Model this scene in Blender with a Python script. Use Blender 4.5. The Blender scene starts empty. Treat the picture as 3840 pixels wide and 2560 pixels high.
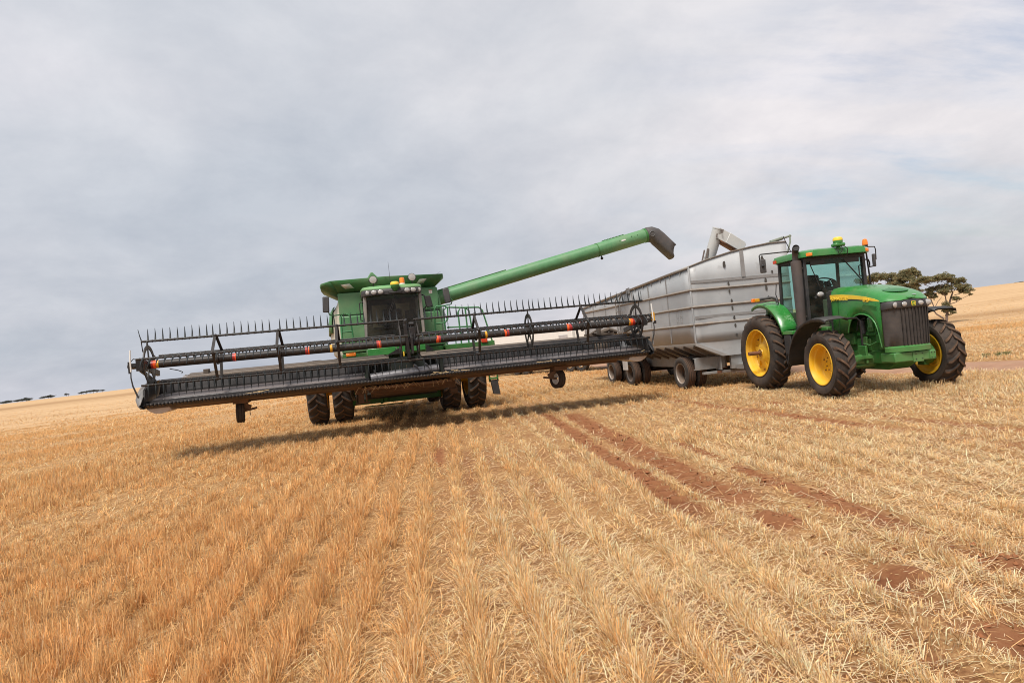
import bpy, math, random
import numpy as np
from mathutils import Vector, Matrix, Euler
random.seed(7); RNG = np.random.default_rng(11)
scene = bpy.context.scene
COL = scene.collection
R = math.radians
def V(*a): return Vector(a)

# ------------------------------------------------------------------ camera
cam_d = bpy.data.cameras.new("camera"); cam = bpy.data.objects.new("camera", cam_d); COL.objects.link(cam)
cam_d.sensor_width = 36; cam_d.lens = 24; cam_d.clip_end = 20000; cam_d.clip_start = 0.05
CAMZ = 1.915
cam.location = (0, 0, CAMZ)
cam.matrix_world = Matrix.Translation((0, 0, CAMZ)) @ Matrix.Rotation(math.pi/2 + 0.002, 4, 'X') @ Matrix.Rotation(-0.119, 4, 'Z')
scene.camera = cam
scene.cycles.pixel_filter_type = 'BLACKMAN_HARRIS'; scene.cycles.filter_width = 1.0
scene.view_settings.view_transform = 'Standard'; scene.view_settings.look = 'None'
scene.view_settings.exposure = 0.53; scene.view_settings.gamma = 1.0

# ------------------------------------------------------------------ light
SUN = Vector((-0.26, -0.60, 0)).normalized(); SEL = R(61)
sdir = Vector((SUN.x*math.cos(SEL), SUN.y*math.cos(SEL), math.sin(SEL)))
sl = bpy.data.lights.new("sun", 'SUN'); so = bpy.data.objects.new("sun", sl); COL.objects.link(so)
sl.energy = 3.3; sl.angle = R(20.0); sl.color = (1.0, 0.95, 0.87)
so.location = (-30, -30, 60); so.rotation_euler = (-sdir).to_track_quat('-Z', 'Y').to_euler()

w = bpy.data.worlds.new("World"); scene.world = w; w.use_nodes = True
nt = w.node_tree; nt.nodes.clear(); N = nt.nodes; L = nt.links
def nd(t, **kw):
    n = N.new(t)
    for k, v in kw.items():
        if k.startswith('i_'): n.inputs[k[2:]].default_value = v
        else: setattr(n, k, v)
    return n
sky = nd('ShaderNodeTexSky'); sky.sky_type = 'NISHITA'; sky.sun_disc = False
sky.sun_elevation = SEL; sky.sun_rotation = math.atan2(sdir.x, sdir.y); sky.dust_density = 2.0
bg1 = nd('ShaderNodeBackground'); bg1.inputs['Strength'].default_value = 0.1
L.new(sky.outputs[0], bg1.inputs['Color'])
tc = nd('ShaderNodeTexCoord'); sep = nd('ShaderNodeSeparateXYZ'); L.new(tc.outputs['Generated'], sep.inputs[0])
mx = nd('ShaderNodeMath', operation='MAXIMUM'); mx.inputs[1].default_value = 0.0; L.new(sep.outputs['Z'], mx.inputs[0])
za = nd('ShaderNodeMath', operation='ADD'); za.inputs[1].default_value = 0.34; L.new(mx.outputs[0], za.inputs[0])
dx = nd('ShaderNodeMath', operation='DIVIDE'); L.new(sep.outputs['X'], dx.inputs[0]); L.new(za.outputs[0], dx.inputs[1])
dy = nd('ShaderNodeMath', operation='DIVIDE'); L.new(sep.outputs['Y'], dy.inputs[0]); L.new(za.outputs[0], dy.inputs[1])
cv = nd('ShaderNodeCombineXYZ'); L.new(dx.outputs[0], cv.inputs[0]); L.new(dy.outputs[0], cv.inputs[1])
def noise(scale, detail, rough, dist, loc, sc=(1, 1, 1), rot=0):
    mp = nd('ShaderNodeMapping'); mp.inputs['Location'].default_value = loc; mp.inputs['Scale'].default_value = sc
    mp.inputs['Rotation'].default_value = (0, 0, rot)
    L.new(cv.outputs[0], mp.inputs[0])
    n = nd('ShaderNodeTexNoise'); n.inputs['Scale'].default_value = scale; n.inputs['Detail'].default_value = detail
    n.inputs['Roughness'].default_value = rough; n.inputs['Distortion'].default_value = dist
    L.new(mp.outputs[0], n.inputs['Vector']); return n
def ramp(src, stops):
    r = nd('ShaderNodeValToRGB'); e = r.color_ramp.elements
    while len(e) < len(stops): e.new(0.5)
    for i, (p, c) in enumerate(stops):
        e[i].position = p; e[i].color = c if len(c) == 4 else (*c, 1)
    L.new(src, r.inputs[0]); return r
def mixc(f, a, b, mode='MIX'):
    m = nd('ShaderNodeMix', data_type='RGBA', blend_type=mode)
    if hasattr(f, 'links'): L.new(f, m.inputs[0])
    else: m.inputs[0].default_value = f
    for s, k in ((a, 6), (b, 7)):
        if hasattr(s, 'links'): L.new(s, m.inputs[k])
        else: m.inputs[k].default_value = (*s, 1)
    return m.outputs[2]
nA = noise(0.62, 8, 0.52, 0.15, (3.1, 0.7, 0), (1, 1.15, 1), 0.5)
nB = noise(3.2, 13, 0.62, 0.2, (7.0, 2.2, 0), (1.05, 1.0, 1), -0.5)
nC = noise(1.6, 8, 0.6, 0.1, (1.3, 5.4, 0), (0.6, 1.7, 1), -0.25)
big = ramp(nA.outputs[0], [(0.36, (0.465, 0.49, 0.53)), (0.48, (0.56, 0.565, 0.59)), (0.58, (0.655, 0.635, 0.65))])
fine = ramp(nB.outputs[0], [(0.31, (0.89, 0.90, 0.92)), (0.48, (0.98, 0.98, 0.985)), (0.62, (1.06, 1.052, 1.045))])
cl = mixc(1.0, big.outputs[0], fine.outputs[0], 'MULTIPLY')
# brighter, whiter cloud towards the right-hand middle of the sky, greyer air at the horizon
hz = ramp(sep.outputs['Z'], [(0.0, (0.80, 0.815, 0.85)), (0.10, (0.89, 0.895, 0.91)), (0.30, (1, 1, 1))])
cl = mixc(1.0, cl, hz.outputs[0], 'MULTIPLY')
xr = nd('ShaderNodeMapRange'); xr.inputs[1].default_value = -0.62; xr.inputs[2].default_value = 0.55; L.new(sep.outputs['X'], xr.inputs[0])
lr = ramp(xr.outputs[0], [(0.0, (0.86, 0.895, 0.93)), (0.5, (0.99, 0.985, 0.99)), (1.0, (1.02, 1.01, 1.0))])
cl = mixc(1.0, cl, lr.outputs[0], 'MULTIPLY')
bg2 = nd('ShaderNodeBackground'); bg2.inputs['Strength'].default_value = 0.92; L.new(cl, bg2.inputs['Color'])
cover = ramp(nC.outputs[0], [(0.36, (0.35, 0.35, 0.35)), (0.46, (0.80, 0.80, 0.80)), (0.56, (1, 1, 1))])
# thin breaks only low in the right-hand sky, closed cloud elsewhere
xm = nd('ShaderNodeMapRange'); xm.inputs[1].default_value = 0.10; xm.inputs[2].default_value = 0.42; L.new(sep.outputs['X'], xm.inputs[0])
zm = ramp(sep.outputs['Z'], [(0.02, (0, 0, 0)), (0.10, (1, 1, 1)), (0.28, (0.8, 0.8, 0.8)), (0.42, (0.12, 0.12, 0.12))])
mk = nd('ShaderNodeMath', operation='MULTIPLY'); L.new(xm.outputs[0], mk.inputs[0]); L.new(zm.outputs[0], mk.inputs[1])
cm = mixc(mk.outputs[0], (0.97, 0.97, 0.97), cover.outputs[0])
ms = nd('ShaderNodeMixShader'); L.new(cm, ms.inputs[0]); L.new(bg1.outputs[0], ms.inputs[1]); L.new(bg2.outputs[0], ms.inputs[2])
wo = nd('ShaderNodeOutputWorld'); L.new(ms.outputs[0], wo.inputs[0])

# ------------------------------------------------------------------ materials
MATS = {}
def mat(name, col, rough=0.5, metal=0.0, var=0.12, scale=5.0, dust=None, dcol=(0.30, 0.21, 0.14), dscale=2.5,
        bump=0.0, bscale=60.0, spec=0.5, coat=0.0, emit=None, low=None):
    """painted / metal / rubber surface: slight mottling, dust in noise patches, more dust near the ground when low=(z0,z1)"""
    if name in MATS: return MATS[name]
    m = bpy.data.materials.new(name); m.use_nodes = True; MATS[name] = m
    t = m.node_tree; n = t.nodes; l = t.links
    b = n['Principled BSDF']; b.inputs['Roughness'].default_value = rough; b.inputs['Metallic'].default_value = metal
    b.inputs['Specular IOR Level'].default_value = spec; b.inputs['Coat Weight'].default_value = coat
    b.inputs['Coat Roughness'].default_value = 0.15
    tc = n.new('ShaderNodeTexCoord')
    no = n.new('ShaderNodeTexNoise'); no.inputs['Scale'].default_value = scale; no.inputs['Detail'].default_value = 6; no.inputs['Roughness'].default_value = 0.65
    l.new(tc.outputs['Object'], no.inputs['Vector'])
    mr = n.new('ShaderNodeMapRange'); mr.inputs[1].default_value = 0.3; mr.inputs[2].default_value = 0.7
    mr.inputs[3].default_value = 1 - var; mr.inputs[4].default_value = 1 + var; l.new(no.outputs[0], mr.inputs[0])
    mm = n.new('ShaderNodeMix'); mm.data_type = 'RGBA'; mm.blend_type = 'MULTIPLY'; mm.inputs[0].default_value = 1
    mm.inputs[6].default_value = (*col, 1); l.new(mr.outputs[0], mm.inputs[7]); out = mm.outputs[2]
    rr = n.new('ShaderNodeMapRange'); rr.inputs[1].default_value = 0.3; rr.inputs[2].default_value = 0.7
    rr.inputs[3].default_value = max(0.02, rough - 0.08); rr.inputs[4].default_value = min(1, rough + 0.1); l.new(no.outputs[0], rr.inputs[0]); rout = rr.outputs[0]
    if dust:
        d = n.new('ShaderNodeTexNoise'); d.inputs['Scale'].default_value = dscale; d.inputs['Detail'].default_value = 8; d.inputs['Roughness'].default_value = 0.7
        l.new(tc.outputs['Object'], d.inputs['Vector'])
        src = d.outputs[0]
        if low:
            s = n.new('ShaderNodeSeparateXYZ'); l.new(tc.outputs['Object'], s.inputs[0])
            g = n.new('ShaderNodeMapRange'); g.inputs[1].default_value = low[0]; g.inputs[2].default_value = low[1]; g.inputs[3].default_value = 0.28; g.inputs[4].default_value = -0.06
            l.new(s.outputs['Z'], g.inputs[0])
            ad = n.new('ShaderNodeMath'); ad.operation = 'ADD'; l.new(src, ad.inputs[0]); l.new(g.outputs[0], ad.inputs[1]); src = ad.outputs[0]
        q = n.new('ShaderNodeMapRange'); q.inputs[1].default_value = 0.38; q.inputs[2].default_value = 0.78; q.inputs[3].default_value = 0; q.inputs[4].default_value = dust
        l.new(src, q.inputs[0])
        dm = n.new('ShaderNodeMix'); dm.data_type = 'RGBA'; l.new(q.outputs[0], dm.inputs[0]); l.new(out, dm.inputs[6]); dm.inputs[7].default_value = (*dcol, 1); out = dm.outputs[2]
        rm = n.new('ShaderNodeMix'); rm.data_type = 'FLOAT'; l.new(q.outputs[0], rm.inputs[0]); l.new(rout, rm.inputs[2]); rm.inputs[3].default_value = 0.9; rout = rm.outputs[0]
    l.new(out, b.inputs['Base Color']); l.new(rout, b.inputs['Roughness'])
    if bump:
        bn = n.new('ShaderNodeTexNoise'); bn.inputs['Scale'].default_value = bscale; bn.inputs['Detail'].default_value = 4
        l.new(tc.outputs['Object'], bn.inputs['Vector'])
        bp = n.new('ShaderNodeBump'); bp.inputs['Strength'].default_value = bump; bp.inputs['Distance'].default_value = 0.02
        l.new(bn.outputs[0], bp.inputs['Height']); l.new(bp.outputs[0], b.inputs['Normal'])
    return m
def glass(name, tint, ior=1.4, dirt=0.08):
    m = bpy.data.materials.new(name); m.use_nodes = True; t = m.node_tree; n = t.nodes; l = t.links; n.clear()
    tr = n.new('ShaderNodeBsdfTransparent'); tr.inputs[0].default_value = (*tint, 1)
    gl = n.new('ShaderNodeBsdfGlossy'); gl.inputs['Roughness'].default_value = 0.04; gl.inputs[0].default_value = (0.9, 0.9, 0.9, 1)
    df = n.new('ShaderNodeBsdfDiffuse'); df.inputs[0].default_value = (0.35, 0.27, 0.2, 1)
    lw = n.new('ShaderNodeFresnel'); lw.inputs[0].default_value = ior
    fm = n.new('ShaderNodeMath'); fm.operation = 'MULTIPLY'; fm.inputs[1].default_value = 0.45; l.new(lw.outputs[0], fm.inputs[0])
    a = n.new('ShaderNodeMixShader'); l.new(fm.outputs[0], a.inputs[0]); l.new(tr.outputs[0], a.inputs[1]); l.new(gl.outputs[0], a.inputs[2])
    tc = n.new('ShaderNodeTexCoord'); no = n.new('ShaderNodeTexNoise'); no.inputs['Scale'].default_value = 4; no.inputs['Detail'].default_value = 7; l.new(tc.outputs['Object'], no.inputs['Vector'])
    mr = n.new('ShaderNodeMapRange'); mr.inputs[1].default_value = 0.35; mr.inputs[2].default_value = 0.75; mr.inputs[3].default_value = dirt*0.3; mr.inputs[4].default_value = dirt*2.2; l.new(no.outputs[0], mr.inputs[0])
    c = n.new('ShaderNodeMixShader'); l.new(mr.outputs[0], c.inputs[0]); l.new(a.outputs[0], c.inputs[1]); l.new(df.outputs[0], c.inputs[2])
    o = n.new('ShaderNodeOutputMaterial'); l.new(c.outputs[0], o.inputs[0]); return m

GREEN = mat('combine_green', (0.080, 0.215, 0.090), 0.42, var=0.10, dust=0.42, dcol=(0.25, 0.24, 0.15), dscale=1.6, bump=0.03, bscale=9, low=(0.2, 2.6))
TGREEN = mat('tractor_green', (0.026, 0.190, 0.034), 0.28, var=0.10, dust=0.34, dcol=(0.22, 0.20, 0.12), dscale=2.2, coat=0.3, low=(0.2, 1.6))
DKGREEN = mat('chassis_green', (0.016, 0.14, 0.020), 0.5, var=0.2, dust=0.45, dcol=(0.17, 0.12, 0.07), dscale=4)
YELLOW = mat('wheel_yellow', (0.74, 0.42, 0.012), 0.40, var=0.10, dust=0.42, dcol=(0.40, 0.25, 0.10), dscale=5)
DECAL = mat('decal_yellow', (0.80, 0.55, 0.05), 0.4, var=0.03)
RUBBER = mat('rubber', (0.028, 0.024, 0.022), 0.78, var=0.25, scale=9, dust=0.8, dcol=(0.105, 0.072, 0.052), dscale=2.6, bump=0.05, spec=0.3)
LUG = mat('lug_face', (0.090, 0.056, 0.038), 0.88, var=0.3, scale=12, dust=0.8, dcol=(0.16, 0.095, 0.060), dscale=6, bump=0.1, spec=0.2)
BLACK = mat('black_paint', (0.013, 0.012, 0.013), 0.42, var=0.25, dust=0.25, dcol=(0.085, 0.062, 0.048), dscale=3.0, bump=0.03, spec=0.4)
SHEET = mat('header_sheet', (0.017, 0.015, 0.016), 0.55, var=0.35, scale=2.0, dust=0.16, dcol=(0.10, 0.075, 0.060), dscale=1.3, spec=0.25)
BELT = mat('draper_belt', (0.115, 0.105, 0.108), 0.40, var=0.12, scale=1.5, dust=0.5, dcol=(0.24, 0.165, 0.135), dscale=0.8)
REEL = mat('reel_steel', (0.020, 0.017, 0.016), 0.45, var=0.3, scale=8, dust=0.25, dcol=(0.085, 0.060, 0.045), dscale=5, spec=0.35)
TINE = mat('tine_plastic', (0.013, 0.016, 0.017), 0.38, var=0.1, spec=0.4)
PLASTIC = mat('black_plastic', (0.022, 0.022, 0.024), 0.55, var=0.15, dust=0.35, dcol=(0.12, 0.10, 0.08), dscale=4)
DUSTY = mat('dusty_steel', (0.085, 0.066, 0.052), 0.8, var=0.25, dust=0.7, dcol=(0.150, 0.108, 0.078), dscale=2.0, bump=0.1)
SOILED = mat('soiled_pan', (0.115, 0.068, 0.040), 0.85, var=0.3, dust=0.8, dcol=(0.22, 0.125, 0.075), dscale=1.6, bump=0.15, bscale=20)
RAIL = mat('rail_green', (0.030, 0.17, 0.060), 0.4, var=0.1, dust=0.2)
CREAM = mat('dusty_cream', (0.50, 0.48, 0.38), 0.6, var=0.15, scale=2, dust=0.3, dcol=(0.40, 0.33, 0.22), low=(1, 3))
WHITE = mat('white_paint', (0.72, 0.71, 0.68), 0.5, var=0.06, dust=0.25, dcol=(0.55, 0.45, 0.34))
LENS = mat('lamp_lens', (0.36, 0.345, 0.325), 0.14, var=0.10, scale=40, spec=0.8, coat=0.5)
AMBER = mat('amber_lens', (0.80, 0.20, 0.010), 0.25, var=0.1, coat=0.4)
REDL = mat('red_lens', (0.55, 0.05, 0.015), 0.3, var=0.1)
ORANGE = mat('orange_tape', (0.90, 0.105, 0.015), 0.45, var=0.06)
MAROON = mat('red_tape', (0.32, 0.022, 0.022), 0.4, var=0.1)
AMBTAPE = mat('yellow_tape', (0.62, 0.30, 0.012), 0.4, var=0.1)
GALV = None
GREY = mat('chassis_grey', (0.26, 0.265, 0.265), 0.55, 0.2, var=0.15, dust=0.55, dcol=(0.27, 0.18, 0.12), dscale=2.0)
RUST = mat('rust', (0.145, 0.062, 0.032), 0.85, var=0.35, scale=14)
STEELRIM = mat('trailer_rim', (0.30, 0.275, 0.25), 0.5, 0.35, var=0.12, dust=0.5, dcol=(0.33, 0.22, 0.15), dscale=6)
CHROME = mat('chrome', (0.75, 0.74, 0.72), 0.12, 1.0, var=0.05)
REDP = mat('red_paint', (0.36, 0.055, 0.030), 0.5, var=0.15, dust=0.5, dcol=(0.28, 0.17, 0.11))
MIRROR = mat('mirror_back', (0.045, 0.043, 0.045), 0.6, var=0.1, dust=0.3, dcol=(0.14, 0.12, 0.10))
SEAT = mat('cab_trim', (0.022, 0.021, 0.021), 0.8, var=0.15)
TANB = mat('cab_tan', (0.21, 0.165, 0.115), 0.8, var=0.25, scale=7)
GLASS_T = glass('tractor_glass', (0.56, 0.80, 0.745), 1.3, dirt=0.05)
GLASS_C = glass('combine_glass', (0.62, 0.64, 0.60), 1.45, dirt=0.022)

# galvanised bin sheet: streaky grey with heat and rust stains
def galv():
    m = bpy.data.materials.new('galvanised_sheet'); m.use_nodes = True; t = m.node_tree; n = t.nodes; l = t.links
    b = n['Principled BSDF']; b.inputs['Metallic'].default_value = 0.12; b.inputs['Roughness'].default_value = 0.5; b.inputs['Specular IOR Level'].default_value = 0.35
    tc = n.new('ShaderNodeTexCoord')
    def no(scale, det, sc, rough=0.6):
        mp = n.new('ShaderNodeMapping'); mp.inputs['Scale'].default_value = sc; l.new(tc.outputs['Object'], mp.inputs[0])
        q = n.new('ShaderNodeTexNoise'); q.inputs['Scale'].default_value = scale; q.inputs['Detail'].default_value = det; q.inputs['Roughness'].default_value = rough
        l.new(mp.outputs[0], q.inputs['Vector']); return q.outputs[0]
    def rp(src, stops):
        r = n.new('ShaderNodeValToRGB'); e = r.color_ramp.elements
        while len(e) < len(stops): e.new(0.5)
        for i, (p, c) in enumerate(stops): e[i].position = p; e[i].color = (*c, 1)
        l.new(src, r.inputs[0]); return r.outputs[0]
    def mx(f, a, bb, mode='MIX'):
        q = n.new('ShaderNodeMix'); q.data_type = 'RGBA'; q.blend_type = mode
        if isinstance(f, float): q.inputs[0].default_value = f
        else: l.new(f, q.inputs[0])
        for s, k in ((a, 6), (bb, 7)):
            if isinstance(s, tuple): q.inputs[k].default_value = (*s, 1)
            else: l.new(s, q.inputs[k])
        return q.outputs[2]
    base = rp(no(0.7, 4, (1, 0.8, 1.0), 0.5), [(0.30, (0.315, 0.325, 0.335)), (0.5, (0.385, 0.393, 0.40)), (0.70, (0.45, 0.455, 0.46))])
    st = rp(no(0.9, 7, (1.0, 0.7, 1.3), 0.75), [(0.58, (0, 0, 0)), (0.74, (0.75, 0.75, 0.75))])
    c = mx(st, base, (0.355, 0.335, 0.31))
    sm = rp(no(2.6, 3, (1, 0.7, 1.0)), [(0.62, (0, 0, 0)), (0.74, (0.45, 0.45, 0.45))])
    c = mx(sm, c, (0.22, 0.20, 0.19))
    l.new(c, b.inputs['Base Color'])
    bn = n.new('ShaderNodeBump'); bn.inputs['Strength'].default_value = 0.22; bn.inputs['Distance'].default_value = 0.05
    l.new(no(1.1, 2, (1, 0.8, 1.2)), bn.inputs['Height']); l.new(bn.outputs[0], b.inputs['Normal'])
    rr = n.new('ShaderNodeMapRange'); rr.inputs[3].default_value = 0.40; rr.inputs[4].default_value = 0.62; l.new(no(3, 4, (1, 1, 1)), rr.inputs[0]); l.new(rr.outputs[0], b.inputs['Roughness'])
    return m
GALV = galv()

# ------------------------------------------------------------------ mesh builder
class MB:
    def __init__(s): s.v = []; s.f = []; s.m = []
    def add(s, vs, fs, mi=0):
        o = len(s.v); s.v += [tuple(p) for p in vs]; s.f += [tuple(i+o for i in f) for f in fs]
        s.m += [mi]*len(fs); return s
    def box(s, p0, p1, mi=0, M=None):
        x0, y0, z0 = p0; x1, y1, z1 = p1
        vs = [V(x, y, z) for z in (z0, z1) for y in (y0, y1) for x in (x0, x1)]
        if M is not None: vs = [M @ q for q in vs]
        return s.add(vs, [(0, 2, 3, 1), (4, 5, 7, 6), (0, 1, 5, 4), (2, 6, 7, 3), (0, 4, 6, 2), (1, 3, 7, 5)], mi)
    def bar(s, a, b, w, h, mi=0, up=(0, 0, 1)):
        a = Vector(a); b = Vector(b); d = (b-a).normalized(); u = Vector(up)
        if abs(d.dot(u)) > 0.97: u = V(0, 1, 0)
        sd = d.cross(u).normalized(); u = sd.cross(d)
        vs = [p + sd*(i*w/2) + u*(j*h/2) for p in (a, b) for j in (-1, 1) for i in (-1, 1)]
        return s.add(vs, [(0, 1, 3, 2), (4, 6, 7, 5), (0, 4, 5, 1), (2, 3, 7, 6), (0, 2, 6, 4), (1, 5, 7, 3)], mi)
    def tube(s, pts, r, n=8, mi=0, cap=True):
        pts = [Vector(p) for p in pts]; rs = r if isinstance(r, (list, tuple)) else [r]*len(pts)
        t0 = (pts[1]-pts[0]).normalized(); u = V(0, 0, 1) if abs(t0.z) < 0.9 else V(1, 0, 0)
        u = (u - t0*u.dot(t0)).normalized(); o = len(s.v)
        for i, p in enumerate(pts):
            t = (pts[min(i+1, len(pts)-1)] - pts[max(i-1, 0)]).normalized()
            u = (u - t*u.dot(t)).normalized(); q = t.cross(u)
            for k in range(n):
                a = 2*math.pi*k/n; s.v.append(tuple(p + (u*math.cos(a) + q*math.sin(a))*rs[i]))
        for i in range(len(pts)-1):
            for k in range(n):
                k2 = (k+1) % n
                s.f.append((o+i*n+k, o+i*n+k2, o+(i+1)*n+k2, o+(i+1)*n+k)); s.m.append(mi)
        if cap:
            s.f.append(tuple(o+k for k in range(n))[::-1]); s.m.append(mi)
            s.f.append(tuple(o+(len(pts)-1)*n+k for k in range(n))); s.m.append(mi)
        return s
    def lathe(s, prof, n=48, c=(0, 0, 0), axis='x', mi=0, close=False):
        """prof: list of (along axis, radius[, material])"""
        o = len(s.v); P = len(prof)
        for p in prof:
            for k in range(n):
                a = 2*math.pi*k/n; h, r = p[0], p[1]
                q = {'x': (h, r*math.cos(a), r*math.sin(a)), 'y': (r*math.sin(a), h, r*math.cos(a)), 'z': (r*math.cos(a), r*math.sin(a), h)}[axis]
                s.v.append((q[0]+c[0], q[1]+c[1], q[2]+c[2]))
        for i in range(P-1 + (1 if close else 0)):
            j = (i+1) % P; m = prof[i][2] if len(prof[i]) > 2 else mi
            for k in range(n):
                k2 = (k+1) % n
                s.f.append((o+i*n+k, o+i*n+k2, o+j*n+k2, o+j*n+k)); s.m.append(m)
        return s
    def prism(s, poly, t0, t1, plane='yz', mi=0):
        """poly of 2D points extruded along the remaining axis from t0 to t1"""
        f = {'yz': lambda a, b, t: (t, a, b), 'xz': lambda a, b, t: (a, t, b), 'xy': lambda a, b, t: (a, b, t)}[plane]
        n = len(poly); vs = [f(a, b, t0) for a, b in poly] + [f(a, b, t1) for a, b in poly]
        fs = [tuple(range(n))[::-1], tuple(range(n, 2*n))] + [(i, (i+1) % n, n+(i+1) % n, n+i) for i in range(n)]
        return s.add(vs, fs, mi)
    def loft(s, rows, mi=0, closed=False):
        o = len(s.v); c = len(rows[0])
        for r in rows: s.v += [tuple(p) for p in r]
        for i in range(len(rows)-1):
            for k in range(c if closed else c-1):
                k2 = (k+1) % c
                s.f.append((o+i*c+k, o+i*c+k2, o+(i+1)*c+k2, o+(i+1)*c+k)); s.m.append(mi)
        return s
    def ball(s, c, r, n=16, mi=0, zs=(1, 1, 1)):
        prof = [(-math.cos(math.pi*i/(n//2)), max(1e-4, math.sin(math.pi*i/(n//2)))) for i in range(n//2+1)]
        o = len(s.v); s.lathe(prof, n, axis='z', mi=mi)
        for i in range(o, len(s.v)):
            q = s.v[i]; s.v[i] = (c[0]+q[0]*r*zs[0], c[1]+q[1]*r*zs[1], c[2]+q[2]*r*zs[2])
        return s
    def xform(s, M, start=0):
        for i in range(start, len(s.v)): s.v[i] = tuple(M @ Vector(s.v[i]))
        return s
    def build(s, name, mats, parent=None, loc=(0, 0, 0), bevel=0, ang=35, solid=0):
        me = bpy.data.meshes.new(name); me.from_pydata(s.v, [], s.f)
        for mm in (mats if isinstance(mats, (list, tuple)) else [mats]): me.materials.append(mm)
        me.polygons.foreach_set('material_index', s.m); me.polygons.foreach_set('use_smooth', [True]*len(s.f))
        import bmesh
        bm = bmesh.new(); bm.from_mesh(me); bmesh.ops.recalc_face_normals(bm, faces=bm.faces); bm.to_mesh(me); bm.free()
        me.set_sharp_from_angle(angle=R(ang)); me.update()
        o = bpy.data.objects.new(name, me); COL.objects.link(o); o.location = loc
        if parent: o.parent = parent
        if solid:
            q = o.modifiers.new('s', 'SOLIDIFY'); q.thickness = solid; q.offset = 0
        if bevel:
            q = o.modifiers.new('b', 'BEVEL'); q.width = bevel; q.segments = 2; q.limit_method = 'ANGLE'; q.angle_limit = R(40); q.harden_normals = False
        return o
def build_split(mb, axis, cuts, name, mats, parent, **kw):
    """the pieces of one builder that lie on either side of the cuts become parts of their own"""
    n = len(mb.v); root = list(range(n))
    def find(a):
        while root[a] != a: root[a] = root[root[a]]; a = root[a]
        return a
    for f in mb.f:
        for k in f[1:]: root[find(k)] = find(f[0])
    acc = {}
    for i in range(n): acc.setdefault(find(i), []).append(mb.v[i][axis])
    grp = {r: sum(1 for c in cuts if sum(l)/len(l) > c) for r, l in acc.items()}; out = []
    for g in sorted(set(grp.values())):
        o = MB(); mp = {}
        for f, m in zip(mb.f, mb.m):
            if grp[find(f[0])] != g: continue
            for k in f:
                if k not in mp: mp[k] = len(o.v); o.v.append(mb.v[k])
            o.f.append(tuple(mp[k] for k in f)); o.m.append(m)
        out.append(o.build(name, mats, parent, **kw))
    return out
def thing(name, label, cat, loc=(0, 0, 0), rot=(0, 0, 0), group=None):
    o = bpy.data.objects.new(name, None); COL.objects.link(o); o.location = loc; o.rotation_euler = rot
    o.empty_display_size = 0.3; return tag(o, label, cat, group)
def tag(o, label=None, cat=None, group=None, kind=None):
    if label: o['label'] = label
    if cat: o['category'] = cat
    if group: o['group'] = group
    if kind: o['kind'] = kind
    return o
def dup(o, parent, loc=None, rot=None):
    c = o.copy(); COL.objects.link(c); c.parent = parent
    if loc is not None: c.location = loc
    if rot is not None: c.rotation_euler = rot
    for ch in list(o.children):
        d = ch.copy(); COL.objects.link(d); d.parent = c
        for g in list(ch.children):
            h = g.copy(); COL.objects.link(h); h.parent = d
    return c

# ------------------------------------------------------------------ terrain
def ss(t):
    t = np.clip(t, 0, 1); return t*t*(3-2*t)
_tab = np.random.default_rng(3).random((256, 256))
def vnoise(x, y):
    x = np.asarray(x, float); y = np.asarray(y, float)
    xi = np.floor(x).astype(int); yi = np.floor(y).astype(int); fx = ss(x-xi); fy = ss(y-yi)
    g = lambda a, b: _tab[a % 256, b % 256]
    return (g(xi, yi)*(1-fx)+g(xi+1, yi)*fx)*(1-fy)+(g(xi, yi+1)*(1-fx)+g(xi+1, yi+1)*fx)*fy
def fbm(x, y, o=4):
    s = 0; a = 0.5; k = 1.0
    for i in range(o): s = s + a*vnoise(x*k+17*i, y*k+31*i); a *= 0.5; k *= 2.03
    return s
CX, CY, CZ = -3.653, 20.3, 0.189
def terrain(x, y):
    x = np.asarray(x, float); y = np.asarray(y, float); r = np.hypot(x, y)
    z = (CZ - 0.0262*(x-CX))*np.exp(-((x-CX)/9)**4 - ((y-CY)/7.5)**2)
    z = z - 0.0227*(x-7.6)*np.exp(-((x-7.6)/3.2)**4 - ((y-15.5)/3.5)**2)
    z = z - 0.06*np.exp(-((x-4.4)/2.0)**2 - ((y-23)/5)**2)
    side = 0.45 + 0.55*ss((x/np.maximum(r, 1) + 0.05)/0.4)
    dip = 2.3*side
    z = z - dip*ss((r-28)/70)
    z = z + (dip+1.915)*np.clip((r-105)/225, 0, 1)**0.9*(r < 330) + (dip+1.915)*(r >= 330)
    z = z - np.clip(r-330, 0, 1e9)*0.02
    return z + 0.05*(fbm(x*0.35, y*0.35, 3)-0.45)*np.clip((r-2)/6, 0, 1)*np.clip(1.2-r/60, 0, 1)
SL = -0.105
TRK = [(0.77, 15.2, 0.22, SL, 6.4, 17.5), (1.36, 14.8, 0.28, SL, 1.0, 17.0), (2.10, 14.0, 0.17, SL, 1.0, 11.5), (2.93, 7.2, 0.18, SL, 1.0, 7.6), (3.74, 17.7, 0.24, -0.205, 6.5, 19.5), (4.55, 17.7, 0.20, -0.205, 8, 15.0), (-1.62, 12.8, 0.16, SL, 11.0, 13.8)]
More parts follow.
